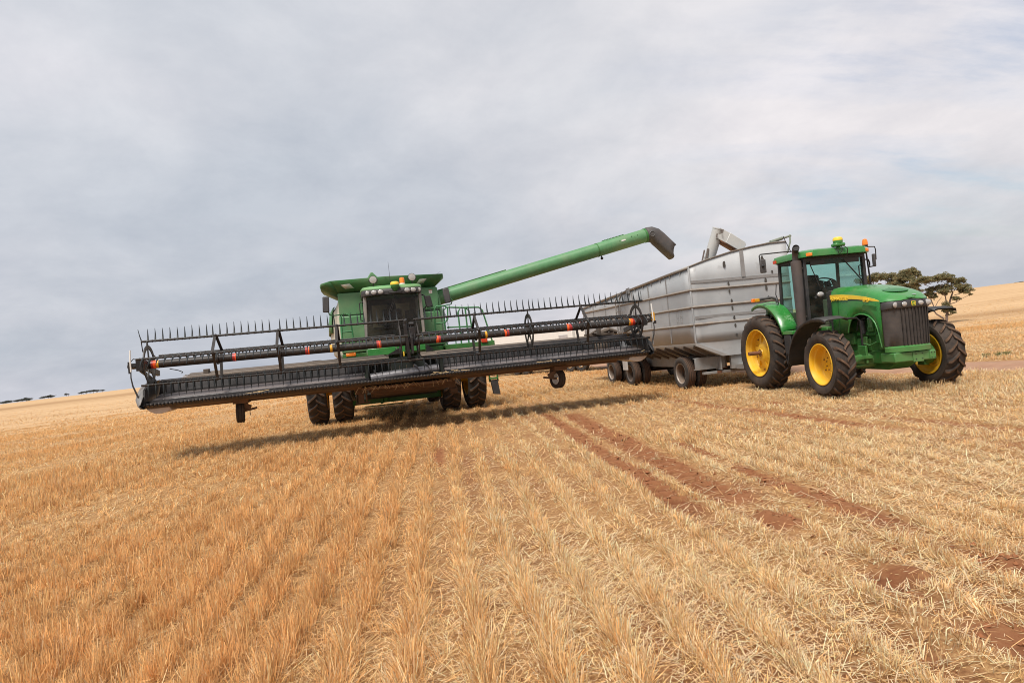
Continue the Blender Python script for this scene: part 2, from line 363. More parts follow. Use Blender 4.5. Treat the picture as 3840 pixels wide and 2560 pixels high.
def tracks(x, y):
    """0..1 how bare and rutted the soil is, and the coordinate along / across the rut"""
    x = np.asarray(x, float); y = np.asarray(y, float)
    m = np.zeros_like(x); rel = np.zeros_like(x)
    for i, (x0, y0, hw, sl, ya, yb) in enumerate(TRK):
        d = (x-(x0+sl*(y-y0))) + 0.05*(vnoise(y*1.3+9*i, y*0+i)-0.5)
        e = ss(1.25-np.abs(d)/hw*1.0)*ss((y-ya)/0.8)*ss((yb-y)/0.9)
        if i == 1: e = e*np.where(y < 7.3, np.clip(2.4*vnoise(y*1.9+4, d*2.5+3)-0.72, 0, 1), 0.9+0.3*vnoise(y*1.2, d*3))
        if i == 0: e = e*(0.75+0.45*vnoise(y*1.4+2, d*3))
        if i == 2: e = e*np.clip(2.2*vnoise(y*1.1+9, d*2+3)-0.15, 0, 1)
        if i == 3: e = e*np.clip(2.4*vnoise(y*1.5, d*2+7)-0.25, 0, 1)
        if i >= 4: e = e*np.clip(2.2*vnoise(y*0.9, d*2+i*3)-0.05, 0, 1)
        mm = e > m; m = np.where(mm, e, m)
        lug = 0.5+0.5*np.sin((y + 0.35*np.abs(d))*2*math.pi/0.27)
        h = np.where(y > 7.4, -0.07+0.075*np.clip(2.2*(lug-0.62)+0.5, 0, 1), -0.02+0.17*(vnoise(y*3.4+i*7, d*5+2)-0.38))
        rel = np.where(mm, h*e, rel)
    return m, rel
ROWS = 0.42
def rowpos(x, y):
    u = (x - SL*(y-8) + 0.16*(vnoise(x*0.35, y*0.3)-0.5) + 0.07*(vnoise(x*1.3+5, y*1.1)-0.5))/ROWS
    return u
ROAD = [(17.5, 4.0), (15.5, 8.0), (12.0, 15.6), (10.35, 18.3), (7.9, 25.0), (6.2, 34), (5.6, 45), (7, 62)]
def roadd(x, y):
    d = np.full(np.shape(x), 1e9)
    for (ax, ay), (bx, by) in zip(ROAD[:-1], ROAD[1:]):
        dx, dy = bx-ax, by-ay; t = np.clip(((x-ax)*dx+(y-ay)*dy)/(dx*dx+dy*dy), 0, 1)
        d = np.minimum(d, np.hypot(x-ax-t*dx, y-ay-t*dy))
    return d

def axis_lines(a, b, st, lo, hi, g=1.07):
    c = list(np.arange(a, b+1e-6, st)); s = st
    while c[-1] < hi: s *= g; c.append(c[-1]+s)
    s = st
    while c[0] > lo: s *= g; c.insert(0, c[0]-s)
    return np.array(c)
xs = axis_lines(-6, 7.5, 0.05, -2600, 2600); ys = axis_lines(2.0, 15.5, 0.04, -80, 2600)
X, Y = np.meshgrid(xs, ys)
tm, trel = tracks(X, Y)
near = np.clip(1.4-np.hypot(X, Y)/24, 0, 1)
rw = rowpos(X, Y)
Z = terrain(X, Y) + near*(0.018*np.cos(2*math.pi*rw)*(1-tm) + 0.05*(fbm(X*3.2, Y*3.2, 3)-0.45)) + trel
nx, ny = len(xs), len(ys)
def np_mesh(name, co, quads, mats, attrs=None, smooth=True, mi=None):
    me = bpy.data.meshes.new(name); nv = len(co); nf = len(quads); k = quads.shape[1]
    me.vertices.add(nv); me.vertices.foreach_set('co', np.ascontiguousarray(co, np.float32).ravel())
    me.loops.add(nf*k); me.loops.foreach_set('vertex_index', np.ascontiguousarray(quads, np.int32).ravel())
    me.polygons.add(nf); me.polygons.foreach_set('loop_start', np.arange(0, nf*k, k, dtype=np.int32))
    me.polygons.foreach_set('loop_total', np.full(nf, k, np.int32))
    me.polygons.foreach_set('use_smooth', np.full(nf, smooth))
    if mi is not None: me.polygons.foreach_set('material_index', np.asarray(mi, np.int32))
    for mm in mats: me.materials.append(mm)
    for an, (ty, data) in (attrs or {}).items():
        a = me.attributes.new(an, ty, 'POINT')
        a.data.foreach_set('color' if ty == 'FLOAT_COLOR' else 'value', np.ascontiguousarray(data, np.float32).ravel())
    me.update(calc_edges=True); me.validate()
    o = bpy.data.objects.new(name, me); COL.objects.link(o); return o
idx = np.arange(nx*ny).reshape(ny, nx)
quads = np.stack([idx[:-1, :-1], idx[:-1, 1:], idx[1:, 1:], idx[1:, :-1]], -1).reshape(-1, 4)
rd = roadd(X, Y)
soil = np.clip(np.maximum(tm*1.25, 0.85*near*ss((X+2.0+0.10*Y)/2.2)*np.clip(2.0*fbm(X*1.1, Y*0.9, 3)-0.30, 0, 1)*(0.65-0.35*np.cos(2*math.pi*rw))), 0, 1)

def ground_mat():
    m = bpy.data.materials.new('stubble_field'); m.use_nodes = True; t = m.node_tree; n = t.nodes; l = t.links
    b = n['Principled BSDF']; b.inputs['Roughness'].default_value = 0.95; b.inputs['Specular IOR Level'].default_value = 0.1
    g = n.new('ShaderNodeNewGeometry')
    def no(scale, det, sc=(1, 1, 1), rough=0.6, rot=0):
        mp = n.new('ShaderNodeMapping'); mp.inputs['Scale'].default_value = sc; mp.inputs['Rotation'].default_value = (0, 0, rot); l.new(g.outputs['Position'], mp.inputs[0])
        q = n.new('ShaderNodeTexNoise'); q.inputs['Scale'].default_value = scale; q.inputs['Detail'].default_value = det; q.inputs['Roughness'].default_value = rough
        l.new(mp.outputs[0], q.inputs['Vector']); return q.outputs[0]
    def rp(src, stops):
        r = n.new('ShaderNodeValToRGB'); e = r.color_ramp.elements
        while len(e) < len(stops): e.new(0.5)
        for i, (p, c) in enumerate(stops): e[i].position = p; e[i].color = (*c, 1)
        l.new(src, r.inputs[0]); return r.outputs[0]
    def mx(f, a, bb, mode='MIX'):
        q = n.new('ShaderNodeMix'); q.data_type = 'RGBA'; q.blend_type = mode
        if isinstance(f, float): q.inputs[0].default_value = f
        else: l.new(f, q.inputs[0])
        for s, k in ((a, 6), (bb, 7)):
            if isinstance(s, tuple): q.inputs[k].default_value = (*s, 1)
            else: l.new(s, q.inputs[k])
        return q.outputs[2]
    straw = rp(no(34, 6, (1, 0.6, 1), 0.75), [(0.33, (0.19, 0.092, 0.040)), (0.5, (0.34, 0.195, 0.085)), (0.70, (0.55, 0.37, 0.18))])
    sl = rp(no(7, 6, rough=0.7), [(0.3, (0.115, 0.043, 0.021)), (0.7, (0.205, 0.082, 0.038))])
    at = n.new('ShaderNodeAttribute'); at.attribute_name = 'soil'
    ad = n.new('ShaderNodeMath'); ad.operation = 'ADD'; l.new(at.outputs['Fac'], ad.inputs[0])
    q = n.new('ShaderNodeMapRange'); q.inputs[1].default_value = 0.30; q.inputs[2].default_value = 0.70; q.inputs[3].default_value = 0.25; q.inputs[4].default_value = -0.35; l.new(no(9, 6, rough=0.8), q.inputs[0])
    l.new(q.outputs[0], ad.inputs[1]); ad.use_clamp = True
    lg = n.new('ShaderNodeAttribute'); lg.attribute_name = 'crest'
    sl = mx(lg.outputs['Fac'], sl, (0.265, 0.112, 0.053))  # paler dry rut ridges; also paints in the light and shade between lugs
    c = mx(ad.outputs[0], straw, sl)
    # the mown field seen from far: pale windrow stripes, tan between
    wr = rp(no(0.16, 3, (0.09, 1.0, 1), 0.55, -0.06), [(0.40, (0.36, 0.205, 0.100)), (0.46, (0.48, 0.305, 0.165)), (0.56, (0.53, 0.345, 0.195)), (0.61, (0.40, 0.245, 0.125))])
    wr = mx(0.55, wr, rp(no(2.2, 5, (0.5, 1, 1), 0.7), [(0.3, (0.34, 0.215, 0.112)), (0.7, (0.55, 0.39, 0.225))]))
    ln = n.new('ShaderNodeVectorMath'); ln.operation = 'LENGTH'; l.new(g.outputs['Position'], ln.inputs[0])
    fr = n.new('ShaderNodeMapRange'); fr.inputs[1].default_value = 26; fr.inputs[2].default_value = 55; l.new(ln.outputs['Value'], fr.inputs[0])
    c = mx(fr.outputs[0], c, wr)
    bd = n.new('ShaderNodeAttribute'); bd.attribute_name = 'uncut'
    c = mx(bd.outputs['Fac'], c, (0.27, 0.155, 0.072))
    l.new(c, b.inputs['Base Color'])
    bp = n.new('ShaderNodeBump'); bp.inputs['Strength'].default_value = 0.6; bp.inputs['Distance'].default_value = 0.03
    l.new(no(40, 6, rough=0.8), bp.inputs['Height']); l.new(bp.outputs[0], b.inputs['Normal'])
    return m
rr = np.hypot(X, Y); ang = np.arctan2(X, Y)
bw = ss((ang+0.12)/0.3); band_r = 215-97*bw + 14*(fbm(ang*6+3, rr*0, 3)-0.45)
uncut = ss(1-np.abs(rr-band_r)/(30-19*bw))*(0.45+0.7*fbm(X*0.08, Y*0.08, 3))
GM = ground_mat()
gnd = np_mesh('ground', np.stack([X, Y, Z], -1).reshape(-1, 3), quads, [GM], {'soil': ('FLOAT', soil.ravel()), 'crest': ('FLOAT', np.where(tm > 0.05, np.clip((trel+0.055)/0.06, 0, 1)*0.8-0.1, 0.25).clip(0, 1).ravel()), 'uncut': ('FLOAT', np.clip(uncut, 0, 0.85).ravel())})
gnd['kind'] = 'structure'

# dirt road: a sheet just above the ground
def road_sheet():
    pts = []
    P = [Vector(p) for p in ROAD]
    for a, b_ in zip(P[:-1], P[1:]):
        k = max(3, int((b_-a).length/0.6))
        for i in range(k): pts.append(a.lerp(b_, i/k))
    pts.append(P[-1]); rows = []
    for it in range(6):
        pts = [pts[0]] + [(pts[i-1]+pts[i]*2+pts[i+1])/4 for i in range(1, len(pts)-1)] + [pts[-1]]
    for i, p in enumerate(pts):
        t = (pts[min(i+1, len(pts)-1)]-pts[max(0, i-1)]).normalized(); nrm = Vector((t.y, -t.x))
        row = []
        for k in range(15):
            s = (k/14-0.5)*2; hw = 1.05 + 0.22*(vnoise(i*0.4, 3+(s > 0))-0.5) if abs(s) > 0.99 else 1.05
            q = p + nrm*(s*hw); row.append((q.x, q.y, float(terrain(q.x, q.y)) + 0.045*(1-abs(s)**6) - 0.03*abs(s)**8 - 0.02*math.exp(-((abs(s)-0.5)/0.16)**2)))
        rows.append(row)
    mb = MB().loft(rows)
    m = mat('dirt', (0.30, 0.170, 0.110), 0.95, var=0.22, scale=3, dust=0.6, dcol=(0.37, 0.25, 0.165), dscale=0.9, bump=0.5, bscale=14, spec=0.1)
    o = mb.build('dirt_road', m); o['kind'] = 'structure'
road_sheet()

# ------------------------------------------------------------------ stubble and straw
def straw_mat():
    m = bpy.data.materials.new('straw'); m.use_nodes = True; t = m.node_tree; n = t.nodes; l = t.links; n.clear()
    at = n.new('ShaderNodeAttribute'); at.attribute_name = 'col'
    p = n.new('ShaderNodeBsdfPrincipled'); p.inputs['Roughness'].default_value = 0.55; p.inputs['Specular IOR Level'].default_value = 0.35; l.new(at.outputs['Color'], p.inputs['Base Color'])
    tr = n.new('ShaderNodeBsdfTranslucent'); l.new(at.outputs['Color'], tr.inputs[0])
    ms = n.new('ShaderNodeMixShader'); ms.inputs[0].default_value = 0.42; l.new(p.outputs[0], ms.inputs[1]); l.new(tr.outputs[0], ms.inputs[2])
    o = n.new('ShaderNodeOutputMaterial'); l.new(ms.outputs[0], o.inputs[0]); return m
STRAW = straw_mat()
def gz(x, y):
    m, rel = tracks(x, y)
    nr = np.clip(1.4-np.hypot(x, y)/24, 0, 1)
    return terrain(x, y) + nr*(0.018*np.cos(2*math.pi*rowpos(x, y))*(1-m) + 0.05*(fbm(x*3.2, y*3.2, 3)-0.45)) + rel
PAL = np.array([[0.74, 0.415, 0.165], [0.81, 0.510, 0.235], [0.86, 0.615, 0.340], [0.89, 0.705, 0.47], [0.46, 0.245, 0.10], [0.62, 0.43, 0.25]])
def pick_col(n, x, y, pale):
    """straw colour by patch: gold and orange standing stubble, paler where it was crushed"""
    u = np.clip(RNG.random(n)*0.75 + pale*0.55 - 0.12, 0, 0.999)
    c = np.where(u[:, None] < 0.35, PAL[0], np.where(u[:, None] < 0.62, PAL[1], np.where(u[:, None] < 0.85, PAL[2], PAL[3])))
    k = RNG.random(n); c = np.where(k[:, None] < 0.10, PAL[4], c); c = np.where((k[:, None] > 0.10) & (k[:, None] < 0.16), PAL[5], c)
    return np.minimum(c*(0.72+0.60*RNG.random(n))[:, None], 0.9)
def palemap(x, y):
    p = 0.17 + 0.68*ss((x+2.4)/3.2)*np.clip(1.4-y/22, 0.35, 1) + 1.1*(fbm(x*0.5+4, y*0.42+8, 3)-0.45) + 0.35*(fbm(x*0.09+1, y*0.09+5, 2)-0.35)
    return np.clip(p, 0, 1)
def blades(x, y, h, wd, lean, az, face, col, z0=None, droop=0.0):
    """two-segment flat straws"""
    n = len(x); z = gz(x, y) if z0 is None else z0
    d = np.stack([np.cos(az)*np.sin(lean), np.sin(az)*np.sin(lean), np.cos(lean)], -1)
    sd = np.stack([np.cos(face), np.sin(face), np.zeros(n)], -1)*(wd/2)[:, None]
    p0 = np.stack([x, y, z-0.01], -1); p1 = p0 + d*(h*0.55)[:, None]
    d2 = d.copy(); d2[:, 0] += 0.35*(RNG.random(n)-0.5); d2[:, 1] += 0.35*(RNG.random(n)-0.5); d2[:, 2] -= droop*RNG.random(n)
    d2 /= np.linalg.norm(d2, axis=1)[:, None]
    p2 = p1 + d2*(h*0.45)[:, None]
    co = np.stack([p0-sd, p0+sd, p1-sd, p1+sd, p2-sd*0.7, p2+sd*0.7], 1).reshape(-1, 3)
    b = (np.arange(n)*6)[:, None]
    q = np.stack([b+np.array([0, 1, 3, 2]), b+np.array([2, 3, 5, 4])], 1).reshape(-1, 4)
    dark = np.array([0.86, 0.86, 0.97, 0.97, 1.04, 1.04])  # darker foot, paler tip: weathered straw plus ambient shade painted in
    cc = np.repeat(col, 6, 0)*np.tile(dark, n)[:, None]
    return co, q, np.concatenate([cc, np.ones((n*6, 1))], 1)
def merge(parts):
    co = []; q = []; c = []; o = 0
    for a, b, d in parts: co.append(a); q.append(b+o); c.append(d); o += len(a)
    return np.concatenate(co), np.concatenate(q), np.concatenate(c)
def scatter(y0, y1, dens, mleft=0.82, mright=0.82):
    """uniform points in the fan the camera sees, with a margin"""
    A = (mleft+mright)*(y1*y1-y0*y0)/2; n = int(A*dens)
    y = np.sqrt(y0*y0 + RNG.random(n)*(y1*y1-y0*y0)); x = (-mleft + RNG.random(n)*(mleft+mright))*y
    return x, y
def keep_mask(x, y, p):
    tm_, _ = tracks(x, y); rdd = roadd(x, y)
    return (RNG.random(len(x)) < p*(1-0.97*np.clip(tm_*1.3, 0, 1)*np.clip(0.55+0.9*vnoise(x*3, y*3), 0, 1))) & (rdd > 1.05+0.3*RNG.random(len(x)))
stub = []; lit = []
# standing stubble: tufts along the drill rows, the straws of each fanning outwards
for (y0, y1, dens, per, wmul) in ((2.4, 6.0, 125, 34, 0.80), (6.0, 10.0, 105, 26, 1.0), (10.0, 16.0, 76, 15, 1.5), (16.0, 26.0, 60, 10, 1.9), (26.0, 45.0, 38, 6, 2.7), (45.0, 85.0, 13, 5, 4.5), (85.0, 135.0, 3.2, 4, 7.0)):
    x, y = scatter(y0, y1, dens)
    u = rowpos(x, y); k = np.round(u); off = RNG.normal(0, 0.068+0.06*ss((-1.0-x)/3), len(x))
    snap = 0.50 + 0.47*ss((x+3.2+0.10*y)/2.8)*(0.8+0.4*vnoise(x*0.45, y*0.33))
    x = x + (k-u+off)*ROWS*np.where(RNG.random(len(x)) < snap, 1, 0.0)
    patch = fbm(x*0.33+20, y*0.28+5, 3); cl_ = fbm(x*1.7, y*1.5, 2)
    pr = np.clip(0.68+2.0*(patch-0.36)+1.2*(cl_-0.36), 0.06, 1)
    k = keep_mask(x, y, pr*(1 if y0 < 45 else np.clip((150-y)/90, 0, 1))); x, y, patch = x[k], y[k], patch[k]; n = len(x)
    pale = np.clip(palemap(x, y) + 0.25*(RNG.random(n)-0.5), 0, 1)
    rad = 0.030+0.036*RNG.random(n); th = (0.112+0.13*np.clip(patch-0.26, 0, 1)*2.4 + 0.05*ss((5.5-y)/1.5)*ss((1.0-x)/1.5))*(0.70+0.5*RNG.random(n))*(1-0.36*pale)*(1 if y0 < 6 else 0.92 if y0 < 16 else 0.72)
    tilt = RNG.normal(0, 1, (n, 2))*(0.13+0.13*pale)[:, None]
    ii = np.repeat(np.arange(n), per)
    keep = RNG.random(len(ii)) < (0.45+0.55*RNG.random(n))[ii]; ii = ii[keep]; m = len(ii)
    o = RNG.normal(size=(m, 2))*0.62; d = o*(0.15+0.18*pale[ii])[:, None] + tilt[ii] + RNG.normal(0, 0.07, (m, 2))
    px, py = x[ii]+o[:, 0]*rad[ii], y[ii]+o[:, 1]*rad[ii]*1.7
    lean = np.clip(np.hypot(d[:, 0], d[:, 1]), 0, 1.35); az = np.arctan2(d[:, 1], d[:, 0])
    leaf = RNG.random(m) < 0.30
    h = th[ii]*(0.30+0.85*RNG.random(m))*np.where(leaf, 0.8, 1); wd = (0.0040+0.0024*RNG.random(m))*wmul*np.where(leaf, 1.5, 1)
    tone = (0.74+0.46*RNG.random(n))[ii][:, None]
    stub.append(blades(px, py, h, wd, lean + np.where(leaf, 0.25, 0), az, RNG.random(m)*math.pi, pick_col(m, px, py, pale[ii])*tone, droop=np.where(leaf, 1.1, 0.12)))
for (y0, y1, dens, wmul, lmul) in ((2.4, 6.0, 820, 0.9, 1), (2.4, 6.0, 1900, 0.8, 0.32), (6.0, 10.0, 560, 1.15, 1), (6.0, 10.0, 1100, 1.0, 0.36), (10.0, 17.0, 260, 1.6, 1), (10.0, 17.0, 380, 1.5, 0.5), (17, 30, 110, 2.6, 0.9)):
    x, y = scatter(y0, y1, dens); pale = palemap(x, y); tm_, _ = tracks(x, y)
    k = (RNG.random(len(x)) < (0.50+0.5*pale if lmul < 0.6 else 0.44+0.56*pale)*(1-(0.84+0.05*ss(y-7))*np.clip(tm_*1.2, 0, 1))*np.clip(0.35+1.6*(fbm(x*0.9+3, y*0.8, 3)-0.2), 0.2, 1)*(1-0.55*np.exp(-((x-0.2)/2.0)**2)*ss((y-5.5)/2))) & (roadd(x, y) > 1.0)
    x, y, pale = x[k], y[k], pale[k]; n = len(x)
    ln = (0.05+0.21*RNG.random(n)**1.4)*lmul; lean = math.pi/2 - np.abs(RNG.normal(0.03, 0.17, n)); az = RNG.normal(0.7, 1.3, n)
    z0 = gz(x, y)+0.012+0.05*RNG.random(n)**2*(1-0.5*tm_[k])
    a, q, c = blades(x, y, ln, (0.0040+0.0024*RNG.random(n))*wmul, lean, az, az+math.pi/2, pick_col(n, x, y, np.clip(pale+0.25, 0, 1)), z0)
    lit.append((a, q, c))
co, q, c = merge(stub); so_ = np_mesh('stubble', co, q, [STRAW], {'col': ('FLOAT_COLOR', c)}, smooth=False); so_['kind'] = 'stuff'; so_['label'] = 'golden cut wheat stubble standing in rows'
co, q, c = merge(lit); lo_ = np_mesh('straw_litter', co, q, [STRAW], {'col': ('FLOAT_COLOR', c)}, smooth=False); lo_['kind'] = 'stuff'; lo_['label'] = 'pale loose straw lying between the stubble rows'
print('blades', len(so_.data.polygons), len(lo_.data.polygons))
# clods of dry soil thrown up in the wheel ruts
def clods():
    cx = []; 
    for i, (x0, y0, hw, sl, ya, yb) in enumerate(TRK):
        n = int(150*(yb-ya)*hw/0.25*(1 if i < 4 else 0.5)); y = ya+(yb-ya)*RNG.random(n); x = x0+sl*(y-y0)+RNG.normal(0, hw*0.75, n); m_, _ = tracks(x, y); k = RNG.random(n) < 0.12+0.9*m_
        cx.append(np.stack([x[k], y[k]], -1))
    p = np.concatenate(cx); n = len(p); s = 0.004+0.026*RNG.random(n)**7
    z = gz(p[:, 0], p[:, 1])+s*0.25; c = np.stack([p[:, 0], p[:, 1], z], -1)
    o = np.array([[1, 0, 0], [0, 1, 0], [-1, 0, 0], [0, -1, 0], [0.2, 0.1, 0.8], [0, 0, -0.8]])
    a = RNG.random(n)*6.28; ca, sa = np.cos(a), np.sin(a); oo = np.broadcast_to(o, (n, 6, 3)).copy()*(0.6+0.8*RNG.random((n, 6, 1)))*s[:, None, None]
    ox = oo[..., 0]*ca[:, None]-oo[..., 1]*sa[:, None]; oy = oo[..., 0]*sa[:, None]+oo[..., 1]*ca[:, None]
    co = (c[:, None, :]+np.stack([ox, oy, oo[..., 2]], -1)).reshape(-1, 3)
    f = np.array([[0, 1, 4], [1, 2, 4], [2, 3, 4], [3, 0, 4], [1, 0, 5], [2, 1, 5], [3, 2, 5], [0, 3, 5]])
    q = ((np.arange(n)*6)[:, None, None]+f).reshape(-1, 3)
    o_ = np_mesh('soil_clods', co, q, [mat('clod', (0.25, 0.105, 0.050), 0.95, var=0.3, scale=20, spec=0.1)], smooth=False); o_['kind'] = 'stuff'; o_['label'] = 'crumbled red brown soil clods in the wheel ruts'
clods()
#@@PART2

# ------------------------------------------------------------------ wheels
def ag_tyre(Ro, w, rim, nl, lh=0.045, sweep=0.24, sgn=1, lw=0.052):
    mb = MB(); R0 = Ro-lh; h = R0-rim
    half = [(0.36*w, rim-0.015), (0.43*w, rim+0.10*h), (0.485*w, rim+0.32*h), (0.50*w, rim+0.55*h), (0.487*w, rim+0.76*h), (0.45*w, R0-0.055), (0.37*w, R0-0.016), (0.2*w, R0-0.002), (0, R0)]
    prof = [(-a, r) for a, r in half] + [(a, r) for a, r in half[::-1][1:]]
    mb.lathe(prof, 64)
    hx = np.array([a for a, r in half][::-1]); hr = np.array([r for a, r in half][::-1])
    S = [0.0, 0.2, 0.4, 0.6, 0.78, 0.90, 1.0]
    for side in (-1, 1):
        for i in range(nl):
            a0 = 2*math.pi*(i + (0.5 if side > 0 else 0))/nl; rows = []
            for j, t in enumerate(S):
                ax = -0.03*w + t*0.525*w; an = a0 + sgn*sweep*(t**0.85)
                rb = float(np.interp(abs(ax), hx[:7], hr[:7])) if ax < 0.45*w else R0-0.055-(ax-0.45*w)*2.6
                top = [Ro-0.004, Ro, Ro, Ro-0.003, Ro-0.012, R0-0.02, R0-0.125][j]
                hw = lw*(0.62 if j == 0 else 0.5+0.12*t)
                row = []
                for (q, rr_) in ((-1.35, rb-0.012), (-0.85, max(top, rb-0.004)), (0.85, max(top, rb-0.004)), (1.35, rb-0.012)):
                    th = an + q*hw/Ro
                    row.append((side*max(ax, -0.03*w), rr_*math.cos(th), rr_*math.sin(th)))
                rows.append(row)
            o = len(mb.f); mb.loft(rows)
            for k in range(o, len(mb.f)):
                if (k-o) % 3 == 1 and (k-o)//3 < 5: mb.m[k] = 1
            b = len(mb.v)-28; mb.f.append((b, b+1, b+2, b+3)); mb.m.append(0); e = len(mb.v)-4; mb.f.append((e+3, e+2, e+1, e)); mb.m.append(0)
    return mb
def road_tyre(Ro, w, rim, ngro=4):
    mb = MB(); h = Ro-rim
    half = [(0.34*w, rim-0.01), (0.42*w, rim+0.12*h), (0.5*w, rim+0.45*h), (0.49*w, rim+0.72*h), (0.455*w, Ro-0.03), (0.42*w, Ro-0.008)]
    tr = []
    for i in range(ngro*2+1):
        a = -0.40*w + 0.80*w*i/(ngro*2)
        tr += [(a-0.0001, Ro, 1)] if i % 2 == 0 else [(a-0.006, Ro, 0), (a-0.004, Ro-0.014, 0), (a+0.004, Ro-0.014, 0), (a+0.006, Ro, 1)]
    mb.lathe([(-a, r) for a, r in half] + tr + [(a, r) for a, r in half[::-1]], 56)
    return mb
def bolts(mb, x, r, n, br=0.013, bl=0.02, mi=0):
    for i in range(n):
        a = 2*math.pi*i/n + 0.2; y, z = r*math.cos(a), r*math.sin(a)
        mb.tube([(x, y, z), (x-bl, y, z)], br, 6, mi)

# ================================================================== TRACTOR
TX, TY, TYAW = 7.636, 14.27, 0.134
tz = float(terrain(TX, TY))
tractor = thing('tractor', 'green tractor with yellow wheels parked in front of the grey grain bin', 'tractor', (TX, TY, 0.0), (0, R(1.3), TYAW))
T = tractor
FR, FW, RR, RW = 0.701, 0.43, 0.936, 0.48
# wheels: 'wheel' is the yellow rim and disc, its tyre a child
def front_rim():
    mb = MB(); w = FW; r = 0.425
    mb.lathe([(-0.44*w, r+0.012), (-0.46*w, r+0.006), (-0.455*w, r-0.012), (-0.40*w, r-0.022), (-0.25*w, r-0.03), (-0.20*w, r-0.055), (0.05*w, r-0.06), (0.10*w, r-0.07), (0.16*w, r-0.13), (0.17*w, 0.24), (0.12*w, 0.225), (0.10*w, 0.19), (0.10*w, 0.02)], 64)
    mb.lathe([(0.46*w, r+0.012), (0.46*w, r-0.012), (0.30*w, r-0.03), (0.22*w, r-0.06), (0.17*w, r-0.13)], 64)
    bolts(mb, 0.10*w, 0.155, 10, 0.012, 0.02, 1); bolts(mb, 0.165*w, 0.285, 8, 0.014, 0.022, 1)
    return mb
def rear_rim():
    mb = MB(); w = RW; r = 0.578
    mb.lathe([(-0.44*w, r+0.012), (-0.46*w, r+0.006), (-0.455*w, r-0.012), (-0.36*w, r-0.024), (-0.25*w, r-0.03), (-0.19*w, r-0.06), (-0.02*w, r-0.064), (0.03*w, r-0.075), (0.05*w, r-0.12), (0.05*w, 0.40), (-0.01*w, 0.38), (-0.06*w, 0.30), (-0.20*w, 0.20), (-0.23*w, 0.17), (-0.23*w, 0.10), (-0.27*w, 0.09), (-0.27*w, 0.01)], 64)
    mb.lathe([(0.46*w, r+0.012), (0.46*w, r-0.012), (0.2*w, r-0.06), (0.05*w, r-0.10)], 64)
    for i in range(6):
        a = 2*math.pi*i/6+0.3
        mb.bar((-0.10*w, 0.20*math.cos(a), 0.20*math.sin(a)), (0.0, 0.43*math.cos(a), 0.43*math.sin(a)), 0.09, 0.07, 0, up=(1, 0, 0))
        mb.tube([(0.03*w, 0.445*math.cos(a+0.5), 0.445*math.sin(a+0.5)), (-0.02*w, 0.445*math.cos(a+0.5), 0.445*math.sin(a+0.5))], 0.017, 6, 1)
    bolts(mb, -0.27*w, 0.075, 10, 0.012, 0.02, 1)
    return mb
fw = front_rim().build('wheel', [YELLOW, RUST], T, (-1.21, 0, FR-0.02))
ft = ag_tyre(FR, FW, 0.425, 18, 0.042, 0.30, -1, 0.056).build('tyre', [RUBBER, LUG], fw, ang=50); fw.rotation_euler = (0.07, 0, -0.036)
rw_ = rear_rim().build('wheel', [YELLOW, RUST], T, (-1.03, 2.93, RR-0.03))
rt = ag_tyre(RR, RW, 0.578, 23, 0.042, 0.22, -1, 0.05).build('tyre', [RUBBER, LUG], rw_, ang=50)
MB().tube([(-0.14, 0, 0), (-0.44, 0, 0)], 0.048, 16).build('axle_end', RUST, rw_, bevel=0.006)
dup(fw, T, (1.21, 0, FR-0.02), (0.15, 0, math.pi-0.036)); dup(rw_, T, (1.03, 2.93, RR-0.03), (0.1, 0, math.pi))

# hood: lofted shell with the wheel arch cut into its lower edge
def hood():
    ysec = [0.86, 0.80, 0.6, 0.335, 0.325, 0.28, 0.2, 0.1, 0.0, -0.12, -0.25, -0.38, -0.48, -0.56, -0.62, -0.66, -0.70, -0.735, -0.76, -0.765, -0.85, -0.93, -0.985, -1.01]
    zt = np.interp(ysec, [-1.01, -0.95, -0.85, -0.6, -0.2, 0.3, 0.86][::1], [1.868, 1.905, 1.955, 2.055, 2.165, 2.235, 2.262])
    hw = np.interp(ysec, [-1.01, -0.985, -0.93, -0.85, -0.76, -0.6, 0.86], [0.20, 0.29, 0.385, 0.455, 0.492, 0.488, 0.468])
    zb = np.interp([-q for q in ysec], [-0.86, -0.335, -0.325, -0.28, -0.2, -0.1, 0.0, 0.12, 0.25, 0.38, 0.48, 0.56, 0.62, 0.66, 0.70, 0.76, 0.765, 1.01],
                   [1.275, 1.255, 1.255, 1.40, 1.52, 1.59, 1.625, 1.638, 1.625, 1.585, 1.52, 1.43, 1.30, 1.13, 0.95, 0.90, 1.835, 1.835])
    rows = []
    for y, t, h, b in zip(ysec, zt, hw, zb):
        side = [(h, b), (h+0.008, b+(t-0.22-b)*0.5 if b < t-0.25 else b+0.002), (h, max(t-0.17, b+0.004)), (h-0.022, max(t-0.085, b+0.006)), (h-0.085, t-0.028), (h-0.20, t-0.006), (h*0.35, t+0.004), (0, t+0.002)]
        full = [(-a, z) for a, z in side] + [(a, z) for a, z in side[::-1][1:]]
        rows.append([(a, y, z) for a, z in full])
    return MB().loft(rows)
hd = hood().build('hood', TGREEN, T, ang=38, solid=0.012)
